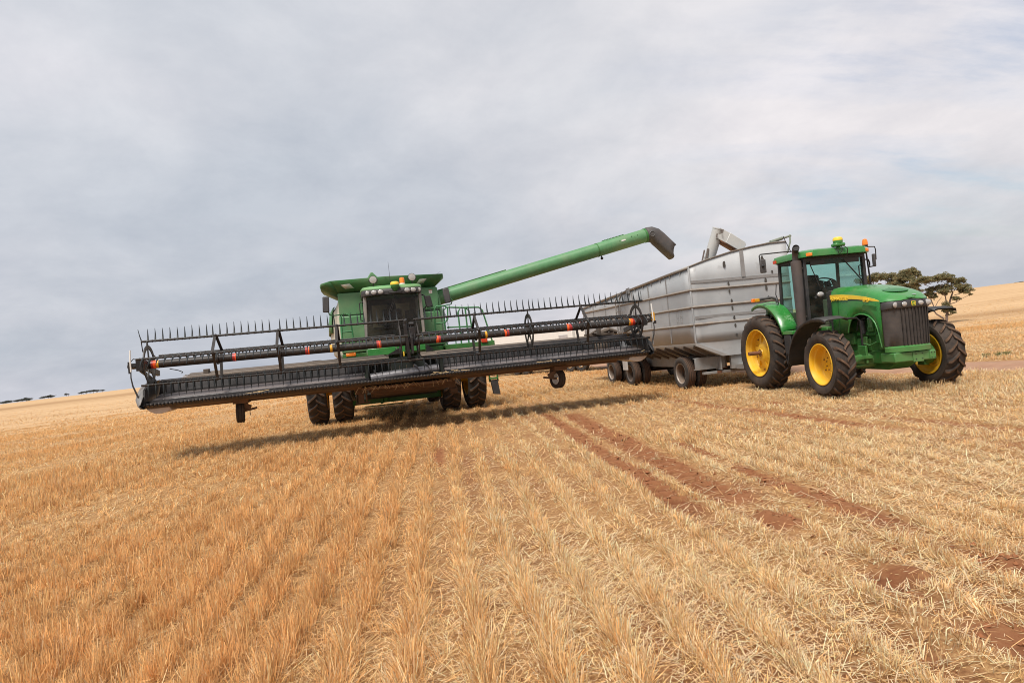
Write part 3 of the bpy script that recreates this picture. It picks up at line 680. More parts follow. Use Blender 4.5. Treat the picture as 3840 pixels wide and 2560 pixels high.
# arch lip, side vent panel, stripe and writing belong to the hood
arch = [(-0.492, y, z) for y, z in ((0.325, 1.27), (0.28, 1.40), (0.2, 1.52), (0.1, 1.59), (0.0, 1.625), (-0.12, 1.638), (-0.25, 1.625), (-0.38, 1.585), (-0.48, 1.52), (-0.56, 1.43), (-0.62, 1.30), (-0.66, 1.13), (-0.70, 0.95))]
for sx in (1, -1):
    MB().tube([(p[0]*sx, p[1], p[2]) for p in arch], 0.016, 8).build('arch_lip', TGREEN, hd)
    MB().prism([(-0.20, 1.80), (-0.26, 1.835), (-0.64, 1.775), (-0.655, 1.76), (-0.63, 1.42), (-0.61, 1.40), (-0.56, 1.50), (-0.47, 1.60), (-0.33, 1.685), (-0.21, 1.715)], -0.500*sx, -0.486*sx).build('side_vent', mat('vent_green', (0.013, 0.115, 0.015), 0.45, var=0.15, dust=0.3), hd, bevel=0.006)
    st = [(0.855, 2.112), (0.5, 2.095), (0.1, 2.050), (-0.3, 1.988), (-0.60, 1.915), (-0.74, 1.866), (-0.735, 1.852), (-0.60, 1.868), (-0.3, 1.918), (0.1, 1.968), (0.5, 1.998), (0.855, 2.012)]
    MB().prism(st, -0.496*sx, -0.470*sx).build('stripe', DECAL, hd)
    MB().prism([(a, b-0.008) for a, b in ((0.855, 2.012), (0.5, 1.998), (0.1, 1.968), (-0.3, 1.918), (-0.60, 1.868), (-0.60, 1.856), (-0.3, 1.904), (0.1, 1.954), (0.5, 1.984), (0.855, 1.998))], -0.4945*sx, -0.472*sx).build('stripe_edge', BLACK, hd)
def text(body, size, name, material, parent, M, ex=0.003, bold=0.0):
    cu = bpy.data.curves.new(name, 'FONT'); cu.body = body; cu.size = size; cu.extrude = ex; cu.offset = bold; cu.align_x = 'CENTER'; cu.align_y = 'CENTER'
    tmp = bpy.data.objects.new(name, cu); COL.objects.link(tmp)
    bpy.context.view_layer.update()
    me = bpy.data.meshes.new_from_object(tmp.evaluated_get(bpy.context.evaluated_depsgraph_get()))
    bpy.data.objects.remove(tmp); me.materials.clear(); me.materials.append(material)
    o = bpy.data.objects.new(name, me); COL.objects.link(o); o.parent = parent; o.matrix_local = M; return o
def facing(loc, xd, up):
    xd = Vector(xd).normalized(); up = Vector(up); n = xd.cross(up).normalized(); up = n.cross(xd)
    M = Matrix((xd, up, n)).transposed().to_4x4(); M.translation = loc; return M
for sx in (1, -1):
    text('JOHN DEERE', 0.098, 'lettering', DECAL, hd, facing((-0.4985*sx, 0.52, 2.003), (0, -sx, -0.05*sx), (0, 0, 1)), 0.004, 0.0025)
    text('8120', 0.090, 'lettering', DECAL, hd, facing((-0.502*sx, -0.35, 1.905), (0, -sx, -0.10*sx), (0, 0, 1)), 0.004, 0.002)
MB().ball((0, 0, 0), 1, 24, zs=(0.26, 0.19, 0.010)).xform(Matrix.Translation((-0.02, -0.60, 2.062)) @ Matrix.Rotation(R(14), 4, 'X')).build('hood_grip', mat('grip_green', (0.012, 0.125, 0.022), 0.4, var=0.1), hd)
MB().ball((0.12, -0.93, 1.925), 0.05, 12, zs=(1, 0.7, 0.3)).build('hood_latch', CHROME, hd)
jt = mat('panel_gap', (0.008, 0.030, 0.010), 0.7)
for sx in (1, -1):
    MB().tube([(-0.489*sx, 0.62, 1.29), (-0.489*sx, 0.60, 1.98)], 0.004, 6).build('panel_joint', jt, hd)
    MB().tube([(-0.497*sx, -0.665, 1.77), (-0.499*sx, -0.66, 1.45), (-0.497*sx, -0.64, 1.2)], 0.004, 6).build('panel_joint', jt, hd)
MB().tube([(0.0, 0.84, 2.268), (0.0, 0.1, 2.222), (0, -0.4, 2.118), (0, -0.75, 2.0)], 0.004, 6).build('hood_seam', jt, hd)
# nose: dark grille shell following a curved plan, vertical slats, lamp visor
def plan(s, push=0.0):
    return [(x*s, y-push) for x, y in ((-0.485, -0.70), (-0.47, -0.80), (-0.43, -0.87), (-0.37, -0.925), (-0.29, -0.965), (-0.15, -0.99), (0, -0.998), (0.15, -0.99), (0.29, -0.965), (0.37, -0.925), (0.43, -0.87), (0.47, -0.80), (0.485, -0.70))]
def shell(levels): return MB().loft([[(x, y, z) for x, y in plan(s, p)] for z, s, p in levels])
GR = mat('grille_mesh', (0.040, 0.034, 0.031), 0.6, var=0.25, scale=5, dust=0.6, dcol=(0.125, 0.095, 0.078), dscale=1.8)
gl = shell([(0.945, 0.90, 0.0), (0.955, 0.955, 0.0), (1.2, 0.985, 0.005), (1.675, 1.0, 0.012)]).build('grille', GR, T, ang=60)
for i in range(9):
    x = -0.235+0.0735*i
    yb = float(np.interp(abs(x), [0, 0.15, 0.29, 0.37, 0.43], [-0.998, -0.99, -0.965, -0.925, -0.87]))
    MB().bar((x*0.96, yb-0.008, 0.965), (x, yb-0.020, 1.668), 0.020, 0.03, up=(0, 1, 0)).build('slat', mat('slat', (0.018, 0.016, 0.015), 0.5, dust=0.3, dcol=(0.10, 0.078, 0.062)), gl)
vis = shell([(1.672, 1.0, 0.012), (1.674, 1.03, 0.035), (1.70, 1.035, 0.05), (1.80, 1.02, 0.035), (1.842, 1.0, 0.012), (1.85, 0.9, -0.03)]).build('lamp_visor', PLASTIC, T, ang=60)
def lamp(c, rx, rz, ry, parent, name='headlight', yaw=0.0, mats=(LENS, CHROME)):
    mb = MB().ball((0, 0, 0), 1, 18, zs=(rx, ry, rz)); n0 = len(mb.v)
    mb.lathe([(-ry*0.25, 1.0), (-ry*0.3, 1.09), (ry*0.2, 1.12)], 24, axis='y', mi=1)
    for i in range(n0, len(mb.v)): q = mb.v[i]; mb.v[i] = (q[0]*rx, q[1], q[2]*rz)
    mb.xform(Matrix.Translation(c) @ Matrix.Rotation(yaw, 4, 'Z')); return mb.build(name, list(mats), parent)
for x, rx, rz in ((-0.335, 0.085, 0.062), (-0.165, 0.072, 0.052), (0.165, 0.072, 0.052), (0.335, 0.085, 0.062)):
    lamp((x, -1.028+abs(x)**2*0.42, 1.752), rx, rz, 0.03, vis, 'headlight', -x*1.1, (LENS, PLASTIC))
MB().prism([(-0.042, -0.036), (-0.036, -0.046), (0.036, -0.046), (0.042, -0.036), (0.042, 0.036), (0.036, 0.046), (-0.036, 0.046), (-0.042, 0.036)], -1.052, -1.04, 'xz').build('emblem', DECAL, vis, loc=(0, -0.006, 1.755))
MB().prism([(-0.034, -0.038), (0.034, -0.038), (0.034, 0.038), (-0.034, 0.038)], -1.0545, -1.0515, 'xz').build('emblem_field', mat('emblem_green', (0.02, 0.16, 0.02), 0.4), vis, loc=(0, -0.006, 1.755), bevel=0.001)
MB().prism([(-0.030, -0.004), (-0.022, -0.020), (-0.014, -0.006), (0.006, -0.010), (0.014, -0.024), (0.020, -0.008), (0.030, -0.002), (0.022, 0.006), (0.026, 0.022), (0.014, 0.016), (0.008, 0.004), (-0.018, 0.008)], -1.0565, -1.054, 'xz').build('emblem_deer', DECAL, vis, loc=(0, -0.006, 1.755))
# green lower nose, bumper
MB().loft([[(x, y, z) for x, y in plan(s, p)] for z, s, p in ((0.83, 0.90, 0.0), (0.835, 0.955, 0.03), (0.925, 0.965, 0.03), (0.95, 0.93, 0.005), (0.955, 0.85, -0.05))]).build('nose_trim', TGREEN, T, ang=40)
bmp = MB().box((-0.44, -0.965, 0.635), (0.44, -0.55, 0.822)).build('bumper', TGREEN, T, bevel=0.018)
for x0, x1 in ((-0.06, 0.16), (0.30, 0.43)):
    MB().box((x0, -0.982, 0.645 if x0 > 0.2 else 0.615), (x1, -0.962, 0.80)).build('bumper_plate', TGREEN, bmp, bevel=0.006)
for x in (0.0, 0.135, 0.335, 0.40):
    for z in (0.77, 0.67): MB().tube([(x, -0.978, z), (x, -0.986, z)], 0.012, 8).build('bolt', BLACK, bmp)
# chassis, engine and front axle
eng = MB()
eng.box((-0.27, -0.45, 0.72), (0.27, 1.3, 1.52)); eng.box((-0.36, -0.62, 0.88), (0.36, -0.42, 1.72)); eng.box((-0.33, -0.35, 1.18), (0.33, 0.30, 1.26)); eng.box((-0.31, -0.1, 0.86), (0.31, 0.35, 1.12))
eng.box((-0.35, 0.36, 1.0), (0.35, 0.9, 1.25)); eng.box((-0.30, -0.75, 0.60), (0.30, 0.6, 0.86))
eng.prism([(-0.72, 0.60), (0.7, 0.60), (0.55, 0.47), (-0.45, 0.47)], -0.24, 0.24)
eng.box((-0.37, -0.30, 1.26), (-0.30, -0.12, 1.36)); eng.box((-0.38, -0.55, 1.02), (-0.345, -0.38, 1.20)); eng.box((-0.36, -0.05, 0.90), (-0.31, 0.10, 1.16))
eng.build('engine', DKGREEN, T, bevel=0.014)
ef = MB(); ef.tube([(-0.33, -0.22, 1.27), (-0.33, -0.22, 1.34), (-0.33, -0.22, 1.35), (-0.33, -0.22, 1.52)], [0.03, 0.055, 0.075, 0.075], 16); ef.tube([(-0.33, -0.22, 1.52), (-0.33, -0.22, 1.56)], [0.08, 0.07], 16); ef.tube([(-0.32, -0.45, 1.5), (-0.33, -0.36, 1.42), (-0.32, -0.30, 1.2)], 0.022, 8)
ef.tube([(-0.37, -0.40, 1.05), (-0.38, -0.2, 0.98), (-0.35, 0.1, 1.02)], 0.018, 8)
ef.build('fuel_filter', TGREEN, T)
of = MB().tube([(-0.36, 0.02, 1.24), (-0.36, 0.02, 1.50)], 0.052, 16); of.tube([(-0.36, 0.02, 1.22), (-0.36, 0.02, 1.24)], 0.04, 12); of.tube([(-0.34, -0.05, 1.55), (-0.36, 0.15, 1.50), (-0.34, 0.25, 1.3)], 0.02, 8)
of.build('oil_filter', PLASTIC, T)
fa = MB()
fa.tube([(-1.02, 0, 0.68), (-0.70, 0, 0.68), (-0.45, 0, 0.67), (0.45, 0, 0.67), (0.70, 0, 0.68), (1.02, 0, 0.68)], [0.115, 0.10, 0.15, 0.15, 0.10, 0.115], 18)
fa.ball((0, 0, 0.64), 0.2, 18, zs=(1, 1, 0.9))
for sx in (-1, 1):
    fa.bar((sx*0.35, -0.18, 0.74), (sx*0.95, -0.2, 0.76), 0.07, 0.07); fa.box((sx*0.48-0.025, -0.2, 0.62), (sx*0.48+0.025, 0.05, 0.98)); fa.box((sx*0.62-0.2, -0.14, 0.565), (sx*0.62+0.2, 0.1, 0.60))
fa.build('front_axle', TGREEN, T, bevel=0.01)
for sx in (-1, 1):
    h = MB().lathe([(sx*0.86, 0.11), (sx*0.88, 0.20), (sx*0.96, 0.23), (sx*1.06, 0.21), (sx*1.10, 0.16), (sx*1.11, 0.02)], 28, c=(0, 0, 0.68)); h.box((sx*0.92-0.06, -0.1, 0.45), (sx*0.92+0.06, 0.1, 0.93)); h.build('final_drive', DKGREEN, T, bevel=0.01)
ra = MB().tube([(-0.85, 2.93, 0.9), (0.85, 2.93, 0.9)], 0.16, 18); ra.box((-0.42, 1.2, 0.62), (0.42, 3.3, 1.42)); ra.build('rear_axle', DKGREEN, T, bevel=0.02)
# front mudguards
def guard(sx):
    pts = [(-0.40, 1.585), (-0.2, 1.635), (0.08, 1.645), (0.35, 1.60), (0.62, 1.49), (0.85, 1.31), (1.02, 1.08), (1.12, 0.84), (1.16, 0.63)]
    rows = []
    for y, z in pts: rows.append([(sx*x, y, z+dz) for x, dz in ((-1.46, -0.075), (-1.455, -0.015), (-1.38, 0.0), (-1.05, 0.012), (-0.98, 0.0), (-0.965, -0.05))])
    return MB().loft(rows)
for sx in (1, -1):
    g = guard(sx).build('front_mudguard', PLASTIC, T, solid=0.012)
    MB().tube([(-0.97*sx, -0.30, 1.58), (-0.72*sx, -0.32, 1.57), (-0.66*sx, -0.34, 1.50), (-0.66*sx, -0.34, 1.0)], 0.02, 10).build('guard_bracket', BLACK, g)
# rear mudguards
def rguard(sx):
    rows = []
    for a in np.linspace(R(155), R(72), 16):
        r = 1.125+0.06*math.sin((a-R(40))*1.6); y = 2.93+r*math.cos(a); z = 0.92+r*math.sin(a)
        rows.append([(sx*x, y+dy, z+dz) for x, dy, dz in ((-1.09, 0.01, -0.085), (-1.095, 0, -0.02), (-1.06, -0.01, 0.012), (-0.95, -0.02, 0.025), (-0.80, -0.05, 0.04), (-0.74, -0.06, 0.03), (-0.735, -0.06, -0.25))])
    return MB().loft(rows)
for sx in (1, -1):
    g = rguard(sx).build('rear_mudguard', TGREEN, T, solid=0.02)
    MB().prism([(1.93, 1.40), (1.90, 1.32), (2.2, 1.30), (3.2, 1.30), (3.2, 1.95), (3.0, 2.06), (2.6, 2.03), (2.25, 1.85)], -0.735*sx, -0.70*sx).build('guard_side', PLASTIC, g)
    MB().box((-1.09 if sx > 0 else 0.66, 1.50, 1.32), (-0.66 if sx > 0 else 1.09, 1.96, 1.405)).build('guard_foot', TGREEN, g, bevel=0.012)
    MB().box((-1.08 if sx > 0 else 0.80, 1.62, 0.85), (-0.80 if sx > 0 else 1.08, 1.90, 1.32)).build('guard_post', PLASTIC, g, bevel=0.02)
    MB().tube([(-0.88*sx, 2.40, 2.10), (-0.88*sx, 2.42, 2.20), (-0.96*sx, 2.5, 2.235), (-1.22*sx, 2.62, 2.22)], 0.036, 8).build('lamp_arm', PLASTIC, g)
    MB().box((-1.29*sx-0.06, 2.57, 2.165), (-1.29*sx+0.06, 2.66, 2.245)).build('marker_lamp', AMBTAPE, g, bevel=0.008)
    MB().box((-1.385*sx-0.032, 2.57, 2.162), (-1.385*sx+0.032, 2.66, 2.248)).build('turn_signal', AMBER, g, bevel=0.008)
# fuel tank and steps
ftk = MB().prism([(1.32, 0.62), (1.36, 0.98), (1.60, 1.03), (2.02, 0.93), (2.0, 0.60)], -1.02, -0.5); ftk.prism([(1.32, 0.62), (1.36, 0.98), (1.60, 1.03), (2.02, 0.93), (2.0, 0.60)], 0.5, 1.02)
ftk.box((-0.80, 1.50, 1.0), (-0.5, 1.86, 1.36)); ftk.box((0.5, 1.50, 1.0), (0.80, 1.86, 1.36)); build_split(ftk, 0, (0.0,), 'fuel_tank', PLASTIC, T, bevel=0.03)
# cab
CAB = MB()
for sx in (-1, 1):
    CAB.bar((sx*0.735, 1.36, 1.50), (sx*0.725, 1.36, 3.02), 0.075, 0.09); CAB.bar((sx*0.76, 2.44, 1.42), (sx*0.755, 2.36, 3.02), 0.06, 0.07)
    CAB.bar((sx*0.75, 1.40, 2.995), (sx*0.75, 2.40, 2.995), 0.05, 0.06); CAB.bar((sx*0.75, 1.36, 1.46), (sx*0.76, 2.40, 1.46), 0.05, 0.08)
CAB.bar((-0.74, 1.34, 2.99), (0.74, 1.34, 2.99), 0.06, 0.10); CAB.bar((-0.76, 2.38, 2.99), (0.76, 2.38, 2.99), 0.06, 0.08); CAB.bar((-0.76, 2.42, 1.46), (0.76, 2.42, 1.46), 0.06, 0.10)
CAB.box((-0.60, 1.30, 2.84), (0.60, 1.34, 2.95))
cab = CAB.build('cab_frame', PLASTIC, T, bevel=0.008)
MB().loft([[(x, 1.36-0.07*(1-(x/0.72)**2), z) for z in (1.56, 2.96)] for x in np.linspace(-0.71, 0.71, 9)]).build('windscreen', GLASS_T, cab)
for sx in (-1, 1): MB().add([(sx*0.742, 1.40, 1.50), (sx*0.755, 2.42, 1.50), (sx*0.75, 2.36, 2.97), (sx*0.735, 1.40, 2.97)], [(0, 1, 2, 3)]).build('side_window', GLASS_T, cab)
MB().add([(-0.74, 2.42, 1.52), (0.74, 2.42, 1.52), (0.74, 2.37, 2.96), (-0.74, 2.37, 2.96)], [(0, 1, 2, 3)]).build('rear_window', GLASS_T, cab)
fl = MB().box((-0.70, 1.40, 1.40), (0.70, 2.4, 1.46)); fl.box((0.28, 1.9, 1.46), (0.66, 2.35, 1.95)); fl.box((-0.68, 2.1, 1.46), (-0.4, 2.38, 1.82)); fl.box((-0.20, 1.42, 1.46), (0.20, 1.62, 2.05)); fl.build('cab_floor', TANB, cab, bevel=0.02)
sb = MB().box((-0.27, 1.80, 1.80), (0.27, 2.30, 1.95)); sb.box((-0.26, 2.18, 1.92), (0.26, 2.31, 2.52)); sb.box((-0.16, 2.2, 2.50), (0.16, 2.3, 2.68)); sb.box((-0.2, 1.9, 1.46), (0.2, 2.2, 1.82)); sb.build('seat', SEAT, cab, bevel=0.05)
stw = MB(); 
for k in range(24):
    a, b_ = 2*math.pi*k/24, 2*math.pi*(k+1)/24
    stw.tube([(0.20*math.cos(a), 0.20*math.sin(a), 0), (0.20*math.cos(b_), 0.20*math.sin(b_), 0)], 0.017, 6, cap=False)
for a in (0.5, 2.6, 4.7): stw.bar((0, 0, -0.02), (0.2*math.cos(a), 0.2*math.sin(a), 0), 0.03, 0.015)
stw.xform(Matrix.Translation((0.03, 1.72, 2.47)) @ Matrix.Rotation(R(28), 4, 'X')); stw.build('steering_wheel', PLASTIC, cab)
scol = MB().bar((0.03, 1.60, 1.46), (0.03, 1.72, 2.46), 0.13, 0.10); scol.box((-0.12, 1.50, 2.06), (0.18, 1.68, 2.34)); scol.bar((0.42, 1.9, 2.2), (0.36, 2.0, 2.5), 0.16, 0.05); scol.build('steering_column', SEAT, cab, bevel=0.02)
MB().tube([(-0.42, 1.325, 2.36), (-0.60, 1.32, 2.86)], 0.012, 6).build('wiper', BLACK, cab); MB().tube([(0.62, 1.285, 2.40), (0.18, 1.26, 2.92)], 0.016, 6).build('wiper', BLACK, cab)
rf = MB(); pl = [(-0.64, 1.10), (0.64, 1.10), (0.87, 1.32), (0.88, 2.40), (0.74, 2.56), (-0.74, 2.56), (-0.88, 2.40), (-0.87, 1.32)]
def ring(s, z, oy=0): return [(x*s, 1.83+(y-1.83)*s+oy, z) for x, y in pl]
rf.loft([ring(0.93, 3.015), ring(1.0, 3.03), ring(1.0, 3.10), ring(0.97, 3.165), ring(0.86, 3.195), ring(0.4, 3.21), ring(0.02, 3.212)], closed=True)
roof = rf.build('cab_roof', TGREEN, T, ang=30)
MB().loft([ring(0.95, 3.012), ring(0.02, 3.0)], closed=True).build('roof_lining', PLASTIC, roof)
for sx in (-1, 1):
    MB().bar((sx*0.745, 1.195, 3.075), (sx*0.65, 1.105, 3.075), 0.09, 0.072, up=(0, 0, 1)).build('roof_turn_signal', AMBER, roof, bevel=0.006)
    MB().box((sx*0.885-0.02, 2.26, 3.03), (sx*0.885+0.02, 2.38, 3.10)).build('side_marker', REDL, roof)
gp = MB().tube([(0, 1.12, 3.13), (0, 1.12, 3.2)], 0.05, 10); gp.box((-0.125, 1.02, 3.195), (0.125, 1.22, 3.275)); gp.lathe([(3.275, 0.10), (3.315, 0.105), (3.33, 0.103)], 24, (0, 1.12, 0), 'z'); gp = gp.build('receiver_base', TGREEN, roof, bevel=0.03)
MB().lathe([(3.33, 0.105), (3.36, 0.106), (3.395, 0.092), (3.41, 0.06), (3.413, 0.001)], 28, (0, 1.12, 0), 'z').build('receiver_dome', DECAL, gp)
MB().tube([(-0.03, 1.08, 3.2), (-0.08, 1.03, 3.10), (-0.05, 1.04, 3.03), (0.0, 1.08, 3.03), (0.06, 1.05, 3.12), (0.05, 1.08, 3.2)], 0.008, 6).tube([(0.09, 1.06, 3.2), (0.16, 1.03, 3.13), (0.16, 1.06, 3.0), (0.14, 1.12, 2.95)], 0.010, 6).build('receiver_cable', BLACK, gp)
# exhaust on the pillar
ex = MB().lathe([(1.44, 0.06), (1.45, 0.095), (1.50, 0.104), (2.2, 0.110), (2.9, 0.117), (2.965, 0.113), (2.98, 0.075)], 28, (-0.89, 1.40, 0), 'z')
ex.tube([(-0.89, 1.40, 2.97), (-0.89, 1.40, 3.08), (-0.90, 1.37, 3.17), (-0.93, 1.30, 3.235), (-0.96, 1.22, 3.255)], [0.068, 0.070, 0.072, 0.074, 0.075], 18, cap=False)
ex.tube([(-0.955, 1.235, 3.252), (-0.9, 1.36, 3.18)], 0.067, 14, 1); ex.bar((-0.86, 1.4, 1.7), (-0.74, 1.37, 1.7), 0.05, 0.03); ex.bar((-0.86, 1.4, 2.8), (-0.74, 1.37, 2.8), 0.05, 0.03)
ex.build('exhaust', [mat('exhaust_grey', (0.062, 0.052, 0.050), 0.6, var=0.2, scale=4, dust=0.5, dcol=(0.12, 0.075, 0.055), dscale=1.5), SEAT], T)
# mirrors, beacon, work lamps
def mirror(x, y, z0, z1, wx, px, pz, name='mirror', tilt=0.0):
    M = Matrix.Translation((x, y, (z0+z1)/2)) @ Matrix.Rotation(tilt, 4, 'Z')
    return MB().box((-wx/2, -0.03, -(z1-z0)/2), (wx/2, 0.03, (z1-z0)/2), 0, M).build(name, MIRROR, T, bevel=0.02)
m1 = mirror(-1.64, 1.5, 2.775, 3.085, 0.145, 0, 0, tilt=0.1)
MB().tube([(-0.80, 1.36, 3.02), (-0.9, 1.38, 3.20), (-1.25, 1.44, 3.205), (-1.68, 1.5, 3.20), (-1.705, 1.5, 3.17), (-1.70, 1.5, 2.93), (-1.66, 1.47, 2.93)], 0.014, 8).ball((-1.66, 1.455, 2.93), 0.035, 10).build('mirror_arm', BLACK, m1)
m2 = mirror(1.10, 1.48, 2.70, 3.0, 0.075, 0, 0, tilt=-1.0)
MB().tube([(0.86, 1.40, 3.17), (1.16, 1.5, 3.165), (1.18, 1.5, 3.1), (1.17, 1.5, 2.86)], 0.012, 8).tube([(0.75, 1.38, 2.88), (0.9, 1.40, 2.87), (0.94, 1.42, 2.8), (0.95, 1.44, 2.70), (1.10, 1.46, 2.72)], 0.016, 8).build('mirror_arm', BLACK, m2)
bp_ = MB().tube([(0.985, 1.5, 2.05), (0.90, 1.46, 3.2)], 0.019, 8); bp_.bar((0.76, 1.4, 2.3), (0.98, 1.49, 2.3), 0.03, 0.03); bp_.lathe([(3.165, 0.03), (3.185, 0.055), (3.215, 0.06)], 18, (0.90, 1.46, 0), 'z'); bp_ = bp_.build('beacon_post', BLACK, T)
MB().lathe([(3.215, 0.063), (3.24, 0.064), (3.31, 0.058), (3.35, 0.042), (3.365, 0.001)], 22, (0.90, 1.46, 0), 'z').build('beacon_lens', AMBER, bp_)
wl = lamp((-0.52, 1.16, 2.16), 0.09, 0.062, 0.04, T, 'work_lamp', 0.1, (LENS, PLASTIC))
MB().bar((-0.62, 1.24, 2.10), (-0.50, 1.2, 2.14), 0.07, 0.05).build('lamp_bracket', PLASTIC, wl)
MB().tube([(0.62, 1.32, 2.75), (0.56, 1.28, 2.73), (0.56, 1.28, 2.52), (0.64, 1.32, 2.50)], 0.013, 6).build('grab_handle', BLACK, cab)
hdr_ = MB().box((-0.44, 0.86, 1.28), (0.44, 1.0, 2.22)); hdr_.box((-0.30, 1.0, 1.5), (0.30, 1.3, 2.2)); hdr_.build('firewall', PLASTIC, T, bevel=0.02)
MB().tube([(-0.80, 2.45, 2.0), (-0.84, 2.5, 2.3), (-0.82, 2.47, 2.55)], 0.012, 6).build('hose', BLACK, T)

# ================================================================== COMBINE
CYAW, CT = R(12.5), R(1.5)
C_ = thing('combine_harvester', 'green combine harvester with cab, dual front wheels and raised unloading auger', 'combine harvester', (CX, CY, CZ), (0, CT, CYAW))
DR, DW = 0.92, 0.545
def dual_rim():
    mb = MB(); w = DW; r = 0.535
    mb.lathe([(-0.46*w, r+0.012), (-0.46*w, r-0.012), (-0.3*w, r-0.03), (-0.1*w, r-0.06), (0.0, r-0.08), (0.02*w, 0.2), (0.0, 0.02)], 56)
    mb.lathe([(0.46*w, r+0.012), (0.46*w, r-0.012), (0.3*w, r-0.03), (0.1*w, r-0.06), (0.0, r-0.08)], 56); bolts(mb, 0.0, 0.16, 10, 0.014, 0.03, 1)
    return mb
dw = dual_rim().build('wheel', [YELLOW, RUST], C_, (-1.50, 0, DR))
ag_tyre(DR, DW, 0.535, 20, 0.045, 0.25, 1, 0.058).build('tyre', [RUBBER, LUG], dw, ang=50)
for i, x in enumerate((-2.20, 1.62, 2.38)): dup(dw, C_, (x, 0, DR), (0.05+0.09*i, 0, 0))
MB().tube([(-2.4, 0, DR), (2.6, 0, DR)], 0.13, 20).build('wheel_hub', YELLOW, C_)
rw2 = MB().lathe([(-0.2, 0.36), (-0.2, 0.34), (0, 0.3), (0.02, 0.02)], 40).lathe([(0.2, 0.36), (0.2, 0.34), (0, 0.3)], 40).build('rear_wheel', YELLOW, C_, (-1.46, 3.9, 0.64))
ag_tyre(0.64, 0.42, 0.355, 16, 0.035, 0.25, 1, 0.05).build('tyre', [RUBBER, LUG], rw2, ang=50); dup(rw2, C_, (1.5, 3.9, 0.64))
ax = MB(); ax.box((-1.25, -0.12, 0.42), (1.35, 0.16, 0.60)); ax.box((-1.2, -0.1, 0.6), (-0.95, 0.2, 1.2)); ax.box((1.05, -0.1, 0.6), (1.3, 0.2, 1.2)); ax.box((-0.45, -0.2, 0.40), (-0.36, 0.2, 0.80)); ax.box((-1.25, 3.8, 0.55), (1.3, 4.0, 0.75)); ax.bar((-0.9, -0.18, 0.36), (0.2, -0.18, 0.36), 0.03, 0.03); ax.tube([(-0.28, -0.15, 0.44), (-0.25, -0.2, 0.68)], 0.08, 12)
build_split(ax, 1, (2.0,), 'axle_beam', DKGREEN, C_, bevel=0.015)
# body: tank front, sides, rear
bd = MB()
bd.box((-1.36, -0.30, 1.90), (1.50, 5.2, 3.70)); bd.box((-1.25, -0.10, 1.0), (1.35, 5.4, 1.95))
body = bd.build('body', GREEN, C_, bevel=0.04)
pn = MB(); pn.box((-1.385, -0.345, 3.05), (-0.70, -0.29, 3.695)); pn.build('tank_panel', GREEN, body, bevel=0.02)
pn = MB(); pn.box((-1.40, -0.42, 1.96), (-0.70, -0.29, 3.02)); pn.build('side_door', GREEN, body, bevel=0.03)
pn = MB(); pn.box((0.86, -0.345, 3.03), (1.50, -0.29, 3.675)); pn.build('tank_panel', GREEN, body, bevel=0.03)
pn = MB(); pn.prism([(0.80, 2.97), (1.50, 2.97), (1.60, 1.96), (0.78, 1.96)], -0.42, -0.29, 'xz'); d2 = pn.build('side_door', GREEN, body, bevel=0.03)
MB().tube([(0.86, -0.43, 2.78), (1.22, -0.43, 2.80), (1.23, -0.43, 2.68)], 0.008, 6).tube([(0.84, -0.44, 2.40), (0.92, -0.44, 2.50), (1.02, -0.44, 2.44), (1.05, -0.44, 2.33)], 0.012, 6).build('door_catch', BLACK, d2)
MB().box((-1.39, -0.35, 3.018), (-0.70, -0.30, 3.048)).box((0.85, -0.35, 2.985), (1.53, -0.30, 3.015)).build('seam', mat('seam_dark', (0.01, 0.03, 0.012), 0.6), body)
vt = MB(); vt.prism([(1.09, 3.44), (1.27, 3.44), (1.32, 3.13), (1.14, 3.10)], -0.375, -0.34, 'xz'); vt.build('black_hatch', PLASTIC, body, bevel=0.012)
for x0 in (0.91, 1.24): MB().box((x0, -0.350, 3.50), (x0+0.10, -0.345, 3.60)).build('warning_sticker', WHITE, body); MB().tube([(x0+0.03, -0.352, 3.57), (x0+0.05, -0.352, 3.54), (x0+0.03, -0.352, 3.53), (x0+0.075, -0.352, 3.525)], 0.006, 5).box((x0, -0.3525, 3.595), (x0+0.10, -0.350, 3.606)).build('sticker_mark', REDL, body)
# bulging side shields (dusty on the far left of the picture)
for sx, x0 in ((-1, -1.36), (1, 1.50)):
    rows = []
    for y, b_ in ((-0.28, 0.02), (-0.1, 0.10), (0.4, 0.14), (1.4, 0.34), (3.0, 0.42), (4.6, 0.40), (5.1, 0.1)):
        rows.append([(x0+sx*(b_*k), y, z) for z, k in ((1.80, 0.55), (1.95, 0.9), (2.4, 1.05), (2.95, 1.0), (3.25, 0.85), (3.46, 0.4), (3.52, 0.0))])
    MB().loft(rows).build('side_shield', CREAM if sx < 0 else GREEN, body, solid=0.02)
if True:
    rows = []
    for y, b_ in ((0.95, 0.30), (1.4, 0.40), (3.0, 0.47), (4.6, 0.44)):
        rows.append([(-1.36-b_*k, y, z) for z, k in ((2.62, 1.06), (2.95, 1.02), (3.25, 0.88), (3.42, 0.6))])
    MB().loft(rows).build('shield_band', GREEN, body, solid=0.02)
MB().box((-1.30, -0.46, 1.86), (-1.02, -0.36, 1.95)).build('marker_lamp', AMBER, body, bevel=0.01)
MB().box((-1.40, -0.44, 1.78), (1.62, -0.32, 1.93)).build('front_sill', DKGREEN, body, bevel=0.01)
